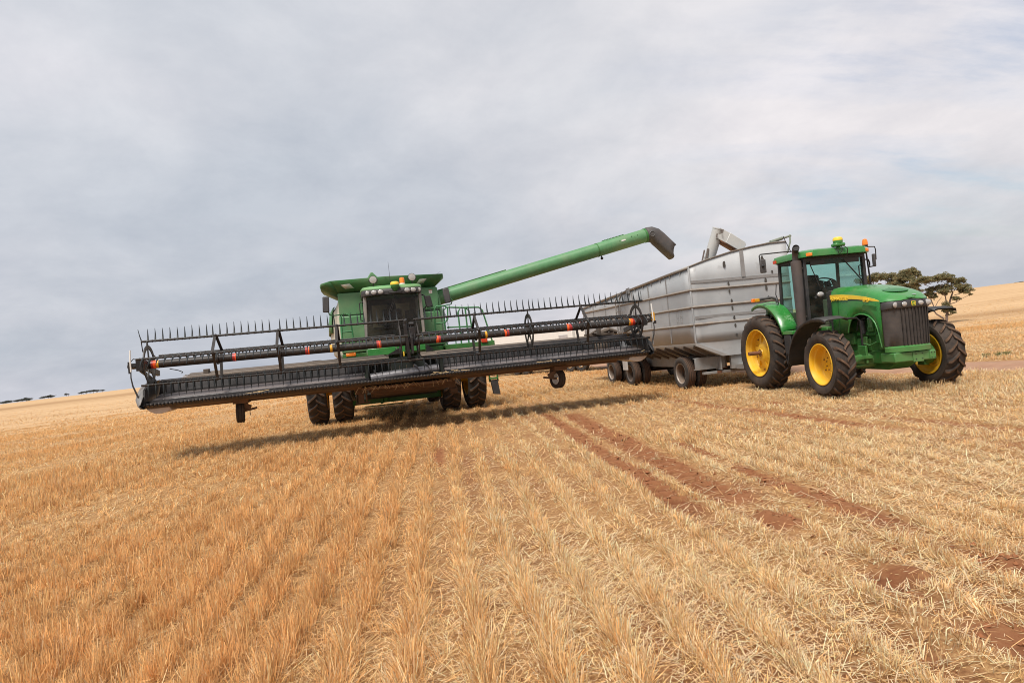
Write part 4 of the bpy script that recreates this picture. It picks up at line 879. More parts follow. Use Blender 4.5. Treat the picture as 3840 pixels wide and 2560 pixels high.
# hopper extension: four flared leaves with windows
he = MB()
TOPZ = 3.70
q0 = [(-1.36, -0.28, TOPZ), (1.42, -0.28, TOPZ), (1.42, 2.7, TOPZ), (-1.36, 2.7, TOPZ)]
q1 = [(-1.46, -0.66, 4.03), (1.62, -0.66, 4.025), (1.90, 2.9, 4.18), (-1.86, 2.9, 4.18)]
q1f = [(-1.80, -0.50, 3.99), (1.66, -0.50, 4.01)]
he.loft([[(-1.36, -0.28, TOPZ), (0, -0.28, TOPZ), (1.42, -0.28, TOPZ)], [(-1.42, -0.44, 3.84), (0, -0.47, 3.86), (1.52, -0.44, 3.84)], [(-1.56, -0.62, 4.035), (0, -0.68, 4.06), (1.66, -0.62, 4.03)]])
he.loft([[(-1.36, -0.28, TOPZ), (-1.36, 1.2, TOPZ), (-1.36, 2.7, TOPZ)], [(-1.83, -0.42, 3.875), (-1.9, 1.2, 3.95), (-1.9, 2.8, 4.0)], [(-1.82, -0.44, 3.99), (-1.93, 1.2, 4.1), (-1.9, 2.8, 4.15)]])
he.add([(-1.42, -0.44, 3.84), (-1.36, -0.28, TOPZ), (-1.83, -0.42, 3.875), (-1.82, -0.44, 3.99), (-1.56, -0.62, 4.035)], [(0, 1, 2, 3, 4)])
he.loft([[(1.42, -0.28, TOPZ), (1.42, 1.2, TOPZ), (1.42, 2.7, TOPZ)], [(1.66, -0.62, 4.03), (1.9, 1.2, 4.1), (1.9, 2.8, 4.15)]])
he.loft([[(-1.36, 2.7, TOPZ), (1.42, 2.7, TOPZ)], [(-1.9, 2.95, 4.15), (1.9, 2.95, 4.15)]])
hop = he.build('hopper_extension', mat('hopper_green', (0.026, 0.150, 0.045), 0.5, var=0.15, dust=0.55, dcol=(0.20, 0.18, 0.12), dscale=1.2), C_, solid=0.015, ang=10)
def pane(pts, name): 
    return MB().add(pts, [(0, 1, 2, 3)]).build(name, mat('hopper_window', (0.62, 0.62, 0.56), 0.3, var=0.08, dust=0.3), hop, solid=0.008)
def onleaf(x, t): return (x, -0.28-0.36*t-0.018, TOPZ+0.335*t)
pane([onleaf(-1.27, 0.66), onleaf(-1.02, 0.70), onleaf(-0.90, 0.34), onleaf(-1.16, 0.32)], 'hopper_window')
pane([onleaf(0.88, 0.34), onleaf(1.10, 0.36), onleaf(1.19, 0.70), onleaf(0.98, 0.68)], 'hopper_window')
MB().prism([(-0.62, 4.05), (-0.36, 4.44), (-0.30, 4.43), (0.05, 4.05)], 1.15, 1.9, 'xz').build('auger_cap', GREEN, C_, bevel=0.02)
# cab
cbm = MB()
cbm.box((-0.72, -1.75, 1.80), (0.90, -0.30, 2.28))
cabc = cbm.build('cab_base', GREEN, C_, bevel=0.05)
MB().box((-0.70, -1.83, 1.80), (0.04, -1.74, 2.0)).build('step_panel', TGREEN, cabc, bevel=0.015); MB().box((0.10, -1.80, 1.84), (0.86, -1.74, 2.18)).build('base_panel', TGREEN, cabc, bevel=0.015)
fr_ = MB()
for sx, xa, xb in ((-1, -0.70, -0.64), (1, 0.86, 0.84)):
    fr_.bar((xa, -1.72, 2.22), (xb, -1.70, 3.46), 0.085, 0.10); fr_.bar((xa-0.02*sx, -0.42, 2.2), (xb, -0.45, 3.46), 0.10, 0.10)
    fr_.bar((xa, -1.72, 2.25), (xa-0.02*sx, -0.42, 2.25), 0.06, 0.08)
fr_.box((-0.70, -1.76, 2.20), (0.88, -1.66, 2.26))
cf = fr_.build('cab_frame', mat('cab_grey', (0.20, 0.185, 0.165), 0.55, dust=0.4), C_, bevel=0.02)
n9 = np.linspace(-1, 1, 13)
MB().loft([[(0.105+0.72*s*(1.0-0.03*(z > 3)), -1.88+0.16*abs(s)**2.5, z) for z in (2.24, 2.8, 3.44)] for s in n9]).build('windscreen', GLASS_C, cf)
for xx in (-0.71, 0.89): MB().add([(xx, -1.7, 2.28), (xx, -0.45, 2.28), (xx*0.95, -0.45, 3.42), (xx*0.95, -1.7, 3.42)], [(0, 1, 2, 3)]).build('side_window', GLASS_C, cf)
it = MB(); it.box((-0.62, -0.50, 2.25), (0.8, -0.42, 3.10)); it.box((-0.62, -1.7, 2.22), (0.8, -0.45, 2.27)); it.box((-0.62, -0.52, 3.10), (0.8, -0.44, 3.42)); it.build('cab_back', mat('cab_back', (0.075, 0.062, 0.048), 0.8, var=0.4, scale=5), cf)
MB().box((-0.46, -0.43, 2.62), (0.62, -0.405, 3.26)).xform(Matrix.Translation((0, -0.10, 0))).build('rear_screen', mat('cab_rear_screen', (0.20, 0.165, 0.115), 0.5, var=0.35, scale=3), cf)
s2 = MB(); s2.box((-0.18, -1.0, 2.45), (0.38, -0.55, 2.62)); s2.box((-0.17, -0.66, 2.6), (0.37, -0.54, 3.12)); s2.box((0.42, -1.3, 2.5), (0.60, -0.7, 2.78)); s2.box((-0.02, -0.68, 3.1), (0.22, -0.56, 3.28)); s2.build('seat', SEAT, cf, bevel=0.05)
s3 = MB(); s3.bar((0.1, -1.5, 2.25), (0.1, -1.3, 2.85), 0.12, 0.12)
for k in range(20):
    a, b_ = 2*math.pi*k/20, 2*math.pi*(k+1)/20; s3.tube([(0.1+0.2*math.cos(a), -1.28+0.13*math.sin(a), 2.87+0.13*math.sin(a)), (0.1+0.2*math.cos(b_), -1.28+0.13*math.sin(b_), 2.87+0.13*math.sin(b_))], 0.016, 6, cap=False)
s3.box((0.40, -1.62, 2.75), (0.66, -1.56, 2.98)); s3.box((-0.35, -1.55, 2.62), (0.05, -1.5, 2.80)); s3.build('steering_wheel', SEAT, cf)
MB().tube([(0.16, -1.90, 3.40), (-0.16, -1.905, 2.66)], 0.010, 6).tube([(0.20, -1.90, 3.40), (-0.10, -1.905, 2.70)], 0.008, 6).bar((-0.19, -1.91, 2.62), (-0.06, -1.91, 2.72), 0.03, 0.02).build('wiper', BLACK, cf)
pr = []
for s, z in ((0.93, 3.415), (1.0, 3.43), (1.02, 3.50), (1.0, 3.575)):
    pr.append([(0.09+0.81*s*x, yy, z) for x, yy in ((-1, -0.4), (-1, -1.5), (-0.97, -1.78), (-0.86, -1.90), (-0.5, -1.955), (0, -1.97), (0.5, -1.955), (0.86, -1.90), (0.97, -1.78), (1, -1.5), (1, -0.4))])
MB().loft(pr).build('lamp_visor', PLASTIC, cf, solid=0.01)
pr = []
for s, z, dy in ((1.0, 3.55, 0.03), (1.03, 3.575, 0.02), (1.03, 3.62, 0.03), (0.98, 3.665, 0.09), (0.80, 3.69, 0.2), (0.3, 3.70, 0.5), (0.02, 3.70, 0.6)):
    pr.append([(0.09+0.81*s*x, yy+dy if yy < -1 else yy, z) for x, yy in ((-1, -0.35), (-1, -1.5), (-0.97, -1.78), (-0.86, -1.90), (-0.5, -1.955), (0, -1.97), (0.5, -1.955), (0.86, -1.90), (0.97, -1.78), (1, -1.5), (1, -0.35))])
croof = MB().loft(pr).build('cab_roof', mat('roof_green', (0.10, 0.27, 0.09), 0.45, dust=0.5, dcol=(0.30, 0.29, 0.19), dscale=1.5), C_, ang=50)
for x, y in ((-0.57, -1.90), (-0.40, -1.965), (-0.22, -1.985), (0.49, -1.975), (0.66, -1.945), (0.82, -1.87)):
    lamp((x, y, 3.500), 0.078 if abs(x-0.1) < 0.6 else 0.06, 0.062, 0.025, croof, 'roof_lamp', (x-0.1)*0.35, (LENS, PLASTIC))
MB().tube([(0.0, -1.98, 3.49), (0.02, -2.0, 3.46), (0.32, -2.0, 3.465), (0.34, -1.98, 3.50), (0.30, -1.97, 3.60)], 0.016, 8).build('receiver_bracket', PLASTIC, croof)
g2 = MB().lathe([(3.50, 0.05), (3.58, 0.10), (3.62, 0.115), (3.665, 0.115)], 22, (0.175, -1.96, 0), 'z').build('receiver_base', DKGREEN, croof)
MB().lathe([(3.665, 0.115), (3.70, 0.118), (3.735, 0.105), (3.752, 0.07), (3.756, 0.001)], 24, (0.175, -1.96, 0), 'z').build('receiver_dome', DECAL, g2)
b2 = MB().lathe([(3.66, 0.08), (3.73, 0.075)], 20, (0.40, -1.6, 0), 'z').build('beacon_base', WHITE, croof)
MB().lathe([(3.715, 0.073), (3.85, 0.068), (3.885, 0.055), (3.895, 0.001)], 20, (0.40, -1.6, 0), 'z').build('beacon_lens', AMBER, b2)
for x, z in ((-0.385, 3.86), (0.665, 3.86)):
    wk = MB().lathe([(-1.90, 0.095), (-1.905, 0.104), (-1.88, 0.108), (-1.82, 0.09), (-1.80, 0.03)], 24, (x, 0.1, z), 'y'); wk.tube([(x, -1.74, z-0.09), (x, -1.74, 3.64)], 0.014, 6); wk.tube([(x-0.12, -1.74, z), (x-0.1, -1.74, z-0.09), (x+0.1, -1.74, z-0.09), (x+0.12, -1.74, z)], 0.008, 6)
    wk = wk.build('stalk_lamp', BLACK, croof); MB().lathe([(-1.904, 0.096), (-1.912, 0.06), (-1.914, 0.001)], 24, (x, 0.1, z), 'y').build('lens', LENS, wk)
MB().bar((-0.42, -1.78, 3.645), (0.0, -1.78, 3.66), 0.04, 0.04).bar((0.48, -1.78, 3.67), (0.70, -1.78, 3.66), 0.04, 0.04).build('lamp_rail', RAIL, croof)
MB().tube([(0.09, -1.5, 3.66), (0.085, -1.5, 3.86), (0.075, -1.48, 4.36)], [0.012, 0.006, 0.003], 6).build('antenna', BLACK, croof)
MB().tube([(0.86, -1.2, 3.66), (1.2, -1.1, 3.86), (1.56, -1.0, 4.05)], [0.004, 0.003, 0.003], 5).build('antenna', BLACK, croof)
for x, tl, pts in ((-1.665, 0.06, [(-1.65, -1.93, 3.25), (-1.60, -1.92, 3.0), (-1.52, -1.7, 2.98), (-1.2, -0.9, 3.05)]), (1.55, -0.1, [(1.60, -1.93, 3.30), (1.70, -1.90, 3.12), (1.68, -1.75, 3.04), (1.4, -1.0, 3.04)])):
    M = Matrix.Translation((x, -1.96, 3.27)) @ Matrix.Rotation(tl, 4, 'Y')
    mi = MB().box((-0.085, -0.035, -0.21), (0.085, 0.03, 0.21), 0, M).build('mirror', MIRROR, C_, bevel=0.03)
    MB().tube(pts, 0.016, 8).ball(pts[0], 0.045, 10).build('mirror_arm', RAIL, mi)
build_split(MB().tube([(0.90, -1.6, 3.38), (0.97, -1.66, 3.34), (1.0, -1.68, 3.05), (0.94, -1.62, 2.97), (0.89, -1.6, 2.97)], 0.02, 8).tube([(-0.69, -1.66, 3.30), (-0.80, -1.68, 3.26), (-0.80, -1.68, 2.8), (-0.70, -1.66, 2.74)], 0.014, 8), 0, (0.0,), 'grab_handle', BLACK, cf)
# hand rails, platform and ladders
r1 = MB(); tb = lambda p, r=0.024: r1.tube(p, r, 8)
tb([(-1.36, -0.8, 2.0), (-1.34, -0.8, 2.98), (-1.28, -0.8, 3.05), (-1.16, -0.8, 3.05), (-1.09, -0.8, 3.0), (-1.03, -0.8, 2.0)]); tb([(-1.33, -0.8, 2.56), (-1.07, -0.8, 2.56)])
r1.build('hand_rail', RAIL, C_)
r1 = MB()
tb([(1.27, -0.85, 2.0), (1.30, -0.85, 2.98), (1.36, -0.85, 3.07), (1.60, -0.85, 3.07), (1.69, -0.85, 3.0), (1.66, -0.85, 2.68), (1.58, -0.85, 2.58), (1.30, -0.85, 2.57)])
tb([(1.62, -0.5, 1.9), (1.60, -0.5, 2.95), (1.70, -0.5, 3.05), (2.25, -0.5, 2.99), (2.36, -0.5, 2.9), (2.44, -0.5, 1.9)]); tb([(2.0, -0.85, 1.9), (1.98, -0.85, 2.85), (2.06, -0.85, 2.98), (2.60, -0.85, 2.95), (2.70, -0.85, 2.86), (2.92, -0.85, 1.9)]); tb([(1.66, -0.5, 2.45), (2.40, -0.5, 2.42)])
tb([(2.2, -0.85, 2.96), (2.22, -0.85, 1.9)]); tb([(1.84, -0.85, 1.9), (1.84, -0.85, 2.1)], 0.016)
r1.build('hand_rail', RAIL, C_)
MB().box((1.50, -1.0, 1.86), (2.95, 0.6, 1.93)).box((1.5, -1.02, 1.80), (2.95, -0.98, 1.94)).build('platform', DKGREEN, C_, bevel=0.01)
MB().box((2.56, -1.06, 1.90), (2.74, -0.96, 2.06)).build('fire_extinguisher_box', REDL, C_, bevel=0.02)
ld = MB(); ld.bar((2.76, -0.6, 1.9), (2.78, -0.6, 0.72), 0.05, 0.035); ld.bar((3.0, -0.6, 1.9), (3.02, -0.6, 0.72), 0.05, 0.035)
for z in (1.5, 1.15, 0.80): ld.box((2.76, -0.72, z), (3.02, -0.52, z+0.05))
ld = ld.build('ladder', DKGREEN, C_, bevel=0.006); MB().prism([(2.79, 0.78), (3.0, 0.78), (3.05, 0.33), (2.85, 0.36)], -0.70, -0.55, 'xz').build('step_flap', PLASTIC, ld, bevel=0.01)
ch = MB()
for k in range(26):
    a = k/25; z = 3.0-1.1*a; x = 1.56+0.10*math.sin(a*3)+0.02; ch.tube([(x+0.004*(-1)**k, -0.62, z), (x+0.02, -0.62, z-0.03)], 0.010, 5)
ch.build('chain', BLACK, C_)
# feeder house and soiled underside
fh = MB(); fh.prism([(-0.4, 1.55), (-3.0, 1.12), (-3.05, 0.86), (-2.4, 0.72), (-0.4, 0.95)], -0.72, 1.02); fh.build('feeder_house', SOILED, C_, bevel=0.03)
fp = MB(); fp.prism([(-3.06, 1.06), (-3.08, 0.98), (-2.9, 0.80), (-2.5, 0.74), (-2.5, 0.80), (-2.85, 0.9)], -0.62, 1.18); fp.box((-0.66, -3.12, 0.98), (1.30, -3.0, 1.06)); fp.build('feeder_pan', SOILED, C_, bevel=0.01)
bx = MB(); bx.box((-1.12, -2.9, 0.86), (-0.80, -2.5, 1.08)); bx.box((-1.04, -2.8, 0.62), (-0.90, -2.6, 0.86)); bx.box((-0.86, -2.8, 0.66), (-0.82, -2.7, 0.9)); bx.box((-0.78, -2.95, 0.88), (-0.64, -2.7, 1.10)); bx.box((1.05, -2.9, 0.80), (1.45, -2.6, 1.08)); bx.tube([(1.3, -2.75, 0.72), (1.5, -2.75, 0.72)], 0.10, 12); bx.bar((-1.12, -2.7, 0.62), (-0.75, -2.7, 0.64), 0.04, 0.04)
build_split(bx, 0, (0.3,), 'drive_box', SOILED, C_, bevel=0.012)
MB().tube([(-1.14, -2.6, 1.1), (-1.2, -2.4, 0.9), (-1.16, -2.1, 0.72), (-1.0, -1.6, 0.8)], 0.05, 10).tube([(-1.05, -2.6, 0.9), (-1.08, -2.3, 0.66), (-0.9, -1.9, 0.6)], 0.03, 8).build('hose', BLACK, C_)
ub = MB(); ub.box((-1.1, -0.6, 0.58), (1.2, 5.0, 1.05)); ub.box((-0.9, -1.6, 0.75), (1.1, -0.3, 1.2)); ub.build('underbody', mat('underbody', (0.020, 0.022, 0.016), 0.85, dust=0.4, dcol=(0.09, 0.06, 0.04)), C_, bevel=0.02)
# unloading auger
AU = MB(); a0, a1 = V(1.45, 0.6, 3.385), V(8.72, 0.6, 4.985)
d = (a1-a0).normalized()
AU.tube([a0-d*0.5, a0 + d*0.02, a1-d*1.75, a1-d*1.72, a1], [0.23, 0.222, 0.222, 0.226, 0.226], 32)
aug = AU.build('unloading_auger', GREEN, C_, ang=40)
build_split(MB().tube([a0+d*5.63, a0+d*5.66], 0.233, 32).tube([a1-d*0.06, a1+d*0.0], 0.24, 32), 0, (8.0,), 'auger_band', DKGREEN, aug)
up = V(-d.z, 0, d.x)
rg = MB(); rg.bar(a0+up*0.235-d*0.1, a0+d*2.5+up*0.235, 0.03, 0.06, up=(0, 1, 0)); rg.bar(a1-d*1.55+up*0.236, a1-d*0.75+up*0.236, 0.02, 0.02, up=(0, 1, 0))
for k in range(14): p = a1-d*(1.5-0.055*k)+up*0.25; rg.ball(p, 0.012, 6)
rg.build('auger_ridge', DKGREEN, aug)
la = MB().ball(a1-d*1.72-up*0.30, 0.05, 10).tube([a1-d*1.72-up*0.2, a1-d*1.72-up*0.29], 0.02, 6); la.build('auger_lamp', BLACK, aug)
sM = Matrix.Translation(a1-d*0.92+V(0, -0.228, 0.05)) @ Matrix.Rotation(-math.atan2(d.z, d.x), 4, 'Y')
MB().box((-0.075, -0.004, -0.022), (0.075, 0.02, 0.022), 0, sM).build('maker_plate', WHITE, aug)
for s, z in ((-1.05, 0.06), (-0.62, 0.10), (-0.50, 0.04), (-0.40, 0.09)): MB().ball(tuple(a1+d*s+V(0, -0.222, z)), 0.014, 6).build('rivet', DKGREEN, aug)
# rubber spout: squared hood curving down
RUBS = mat('spout_rubber', (0.060, 0.056, 0.056), 0.62, var=0.15, scale=3, dust=0.5, dcol=(0.15, 0.11, 0.095), dscale=1.6)
rows = []
SPO = [((8.72, 4.985), (-0.214, 0.977), 0.232, 0.232, 0.0), ((8.80, 5.0), (-0.214, 0.977), 0.245, 0.24, 0.1), ((8.93, 4.995), (0.02, 1.0), 0.262, 0.25, 0.35), ((9.06, 4.925), (0.33, 0.94), 0.27, 0.255, 0.7), ((9.20, 4.80), (0.46, 0.885), 0.255, 0.26, 0.9), ((9.42, 4.575), (0.46, 0.885), 0.25, 0.262, 1.0), ((9.61, 4.385), (0.36, 0.93), 0.255, 0.265, 1.0)]
for (cx, cz), (ux, uz), ru, rv, sq in SPO:
    c = V(cx, 0.6, cz); nn = V(ux, 0, uz).normalized(); row = []
    for k in range(28):
        th = 2*math.pi*k/28; cx_, sy_ = math.cos(th), math.sin(th); e = 1-0.5*sq
        row.append(c + nn*math.copysign(abs(cx_)**e, cx_)*ru*(1-0.05*sq) + V(0, 1, 0)*math.copysign(abs(sy_)**e, sy_)*rv*(1-0.08*sq))
    rows.append(row)
for k, p in enumerate(rows[-1]):
    th = 2*math.pi*k/28; rows[-1][k] = p + V(0.78, 0, -0.62)*(-0.07*math.exp(-(math.cos(th)-0.1)**2*7)*(1 if math.sin(th) < 0 else 0.3)+0.035*(math.cos(th) < -0.3))
sp = MB().loft(rows, closed=True).build('spout', RUBS, aug, solid=0.02, ang=50)
MB().lathe([(-0.012, 0.10), (-0.03, 0.085), (0.01, 0.06), (0.03, 0.002)], 20, axis='y').build('spout_eye', mat('spout_eye', (0.10, 0.098, 0.10), 0.4), sp, loc=tuple(a1+d*0.13+V(0, -0.235, -0.02)))

# ================================================================== HEADER
HO = V(0.30, -3.85, 0.0)
Mc = Matrix.Translation((CX, CY, CZ)) @ Euler((0, CT, CYAW)).to_matrix().to_4x4()
H_ = thing('harvester_header', 'very wide black grain header held up in front of the green combine', 'header', Mc @ HO, (0, CT, CYAW))
def hl(x, y, z): return V(x-HO.x, y-HO.y, z)
def hz_(x): return (x+5.5)/11.8*0.07      # the knife bar rises slightly to the right
X0, X1, XL, XR = -5.56, 6.26, -0.78, 1.02
def hsheet(xa, xb, prof, name, m, par, solid=0.012, seg=10):
    rows = [[hl(x, y, z+hz_(x)) for y, z in prof] for x in np.linspace(xa, xb, seg)]
    return MB().loft(rows).build(name, m, par, solid=solid)
for xa, xb in ((X0+0.04, XL), (XR, X1-0.04)):
    bk = hsheet(xa, xb, [(-3.34, 1.372), (-3.24, 1.46), (-3.12, 1.62), (-3.06, 1.70)], 'back_sheet', SHEET, H_)
    sp_ = MB(); n_ = int((xb-xa)/0.31)
    hsheet(xa+0.05, xb-0.05, [(-4.14, 1.255), (-3.7, 1.318), (-3.35, 1.372)], 'draper_belt', BELT, H_)
    lp = hsheet(xa-0.04, xb+0.04, [(-4.32, 1.165), (-4.26, 1.180), (-4.20, 1.245), (-4.12, 1.252)], 'belt_cover', SHEET, H_)
    rv = MB()
    for x in np.arange(xa+0.3, xb-0.1, 0.62): rv.ball(hl(x, -4.165, 1.268+hz_(x)), 0.010, 6); rv.ball(hl(x, -3.245, 1.43+hz_(x)), 0.010, 6)
    rv.build('rivets', CHROME, bk)
# central opening with feed drum
hsheet(XL, XR, [(-4.32, 1.165), (-4.2, 1.18), (-3.8, 1.13)], 'centre_lip', SHEET, H_, seg=5)
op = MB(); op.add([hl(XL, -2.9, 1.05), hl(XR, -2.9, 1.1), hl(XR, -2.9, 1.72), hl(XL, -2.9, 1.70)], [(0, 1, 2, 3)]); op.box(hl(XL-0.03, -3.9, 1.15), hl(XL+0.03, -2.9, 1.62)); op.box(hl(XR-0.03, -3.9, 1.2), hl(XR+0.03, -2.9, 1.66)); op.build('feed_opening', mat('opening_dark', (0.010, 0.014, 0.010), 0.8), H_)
dr = MB().tube([hl(-0.70, -3.72, 1.262), hl(0.96, -3.72, 1.345)], 0.115, 28).build('feed_drum', mat('drum_steel', (0.26, 0.25, 0.255), 0.3, 0.6, var=0.2, scale=6), H_)
for i, (x0, dx, sg) in enumerate(((0.36, 0.26, 1), (0.62, 0.26, 1), (-0.62, 0.2, -1))):
    rows = []
    for k in range(15):
        a = math.pi*1.25*k/14 - 0.2; x = x0+dx*k/14; c = hl(x, -3.72, 1.262+0.05*(x+0.7)); o = V(0, -math.sin(a), math.cos(a)); rows.append([c+o*0.10, c+o*0.19])
    MB().loft(rows).build('flighting', mat('flight_steel', (0.20, 0.19, 0.19), 0.35, 0.5), dr, solid=0.006)
fg = MB()
for x in (-0.42, -0.2, 0.0, 0.18, 0.34): fg.tube([hl(x, -3.74, 1.3), hl(x, -3.78, 1.50)], 0.008, 6)
fg.build('drum_finger', CHROME, dr)
MB().loft([[hl(x, -3.3, 1.60+hz_(x)), hl(x, -3.32, 1.545+hz_(x)-0.02*math.sin(x*7))] for x in np.linspace(XL-0.02, XR-0.1, 12)]).build('rubber_flap', DUSTY, H_, solid=0.015)
# rear frame: top beams with a dusty flat cover
tbm = MB()
tbm.loft([[hl(x, y, z+hz_(x)*0.5) for y, z in ((-3.10, 1.66), (-3.08, 1.705), (-2.98, 1.722), (-2.66, 1.785), (-2.55, 1.79), (-2.5, 1.68))] for x in (X0+0.6, -4.4, -0.3)])
tbm.loft([[hl(x, y, z+hz_(x)*0.5) for y, z in ((-3.10, 1.64), (-3.08, 1.69), (-2.98, 1.705), (-2.66, 1.762), (-2.55, 1.766), (-2.5, 1.66))] for x in (0.62, 2, 4.6, X1-0.5)])
tb_ = tbm.build('top_beam', DUSTY, H_, solid=0.02)
tr_ = MB()
for xa, xb, dz in ((X0+0.5, -0.2, 0.0), (0.6, X1-0.3, -0.02)):
    for y, z, r in ((-2.95, 1.730+dz, 0.009), (-2.8, 1.760+dz, 0.008), (-3.09, 1.70+dz, 0.012)): tr_.tube([hl(xa, y, z+hz_(xa)*0.5), hl(xb, y, z+hz_(xb)*0.5)], r, 6)
tr_.build('beam_trim', mat('beam_pale', (0.24, 0.20, 0.165), 0.6, dust=0.4), tb_)
build_split(MB().box(hl(-4.62, -2.9, 1.74), hl(-4.5, -2.7, 1.86)).box(hl(5.2, -3.0, 1.78), hl(5.9, -2.5, 1.86)).bar(hl(5.15, -2.9, 1.8), hl(5.55, -3.2, 2.02), 0.05, 0.05).box(hl(5.35, -3.3, 1.8), hl(5.42, -3.1, 2.04)).tube([hl(5.5, -2.9, 1.85), hl(5.75, -3.0, 1.93), hl(6.0, -2.9, 1.84)], 0.06, 10), 0, (0.0,), 'beam_bracket', DUSTY, tb_, bevel=0.01)
MB().prism([(-0.25, 1.78), (0.0, 1.90), (0.12, 1.96), (0.1, 1.80)], -2.75, -2.70, 'xz').xform(Matrix.Translation(-HO)).build('deflector', BLACK, tb_); MB().prism([(0.78, 1.78), (0.80, 1.98), (1.0, 1.82)], -2.75, -2.70, 'xz').xform(Matrix.Translation(-HO)).build('deflector', BLACK, tb_)
# lower frame tube and knife bar with guards
kn = MB()
kn.loft([[hl(x, y, z+hz_(x)) for y, z in ((-4.40, 1.178), (-4.41, 1.165), (-4.30, 1.098), (-4.12, 1.085), (-4.10, 1.16), (-4.25, 1.185))] for x in np.linspace(X0, X1, 24)], closed=True)
kb = kn.build('knife_bar', mat('knife_bar', (0.045, 0.033, 0.026), 0.6, var=0.3, dust=0.5, dcol=(0.13, 0.085, 0.058), dscale=2.5), H_)
gd = MB(); kf = MB(); sn = MB()
for x in np.arange(X0+0.04, X1-0.02, 0.0762):
    z = 1.178+hz_(x)
    gd.add([hl(x-0.013, -4.38, z-0.02), hl(x+0.013, -4.38, z-0.02), hl(x+0.013, -4.38, z+0.022), hl(x-0.013, -4.38, z+0.022), hl(x-0.003, -4.55, z-0.008), hl(x+0.003, -4.55, z-0.008), hl(x+0.003, -4.55, z+0.004), hl(x-0.003, -4.55, z+0.004)], [(3, 2, 6, 7), (0, 4, 5, 1), (0, 3, 7, 4), (1, 5, 6, 2), (4, 7, 6, 5)])
    gd.box(hl(x-0.009, -4.40, z-0.045), hl(x+0.009, -4.30, z-0.01))
    kf.add([hl(x+0.006, -4.37, z+0.025), hl(x+0.07, -4.37, z+0.025), hl(x+0.045, -4.46, z+0.020), hl(x+0.03, -4.46, z+0.020)], [(0, 1, 2, 3)])
gd.build('knife_guards', BLACK, kb); kf.build('knife_sections', mat('knife_steel', (0.22, 0.20, 0.185), 0.35, 0.6, var=0.3, scale=12), kb, solid=0.004)
ut = MB(); ut.tube([hl(X0+0.3, -3.3, 1.08), hl(X1-0.5, -3.3, 1.12)], 0.09, 12); ut.box(hl(XL-0.15, -4.0, 1.0), hl(XR+0.2, -3.2, 1.06)); ut.loft([[hl(x, -4.1, 1.09+hz_(x)), hl(x, -3.3, 1.01+hz_(x)), hl(x, -3.1, 1.1+hz_(x))] for x in (X0+0.2, X1-0.2)]); ut.build('under_frame', SOILED, H_, bevel=0.01)
un = MB()
for i in range(46):
    x = -1.0+2.35*random.random(); a = hl(x, -4.25+0.2*random.random(), 1.09); un.tube([a, a+V(random.uniform(-0.12, 0.12), random.uniform(-0.05, 0.05), random.uniform(-0.16, -0.02))], 0.004, 3)
for i in range(26):
    x = random.choice([0.9, 1.1, 1.25, 3.6, -3.2, 5.9])+random.gauss(0, 0.2); a = hl(x, -4.35, 1.21+hz_(x)); un.tube([a, a+V(random.uniform(-0.25, 0.25), random.uniform(-0.05, 0.05), random.uniform(-0.03, 0.04))], 0.005, 3)
un.build('caught_straw', mat('caught_straw', (0.52, 0.36, 0.18), 0.8), kb)
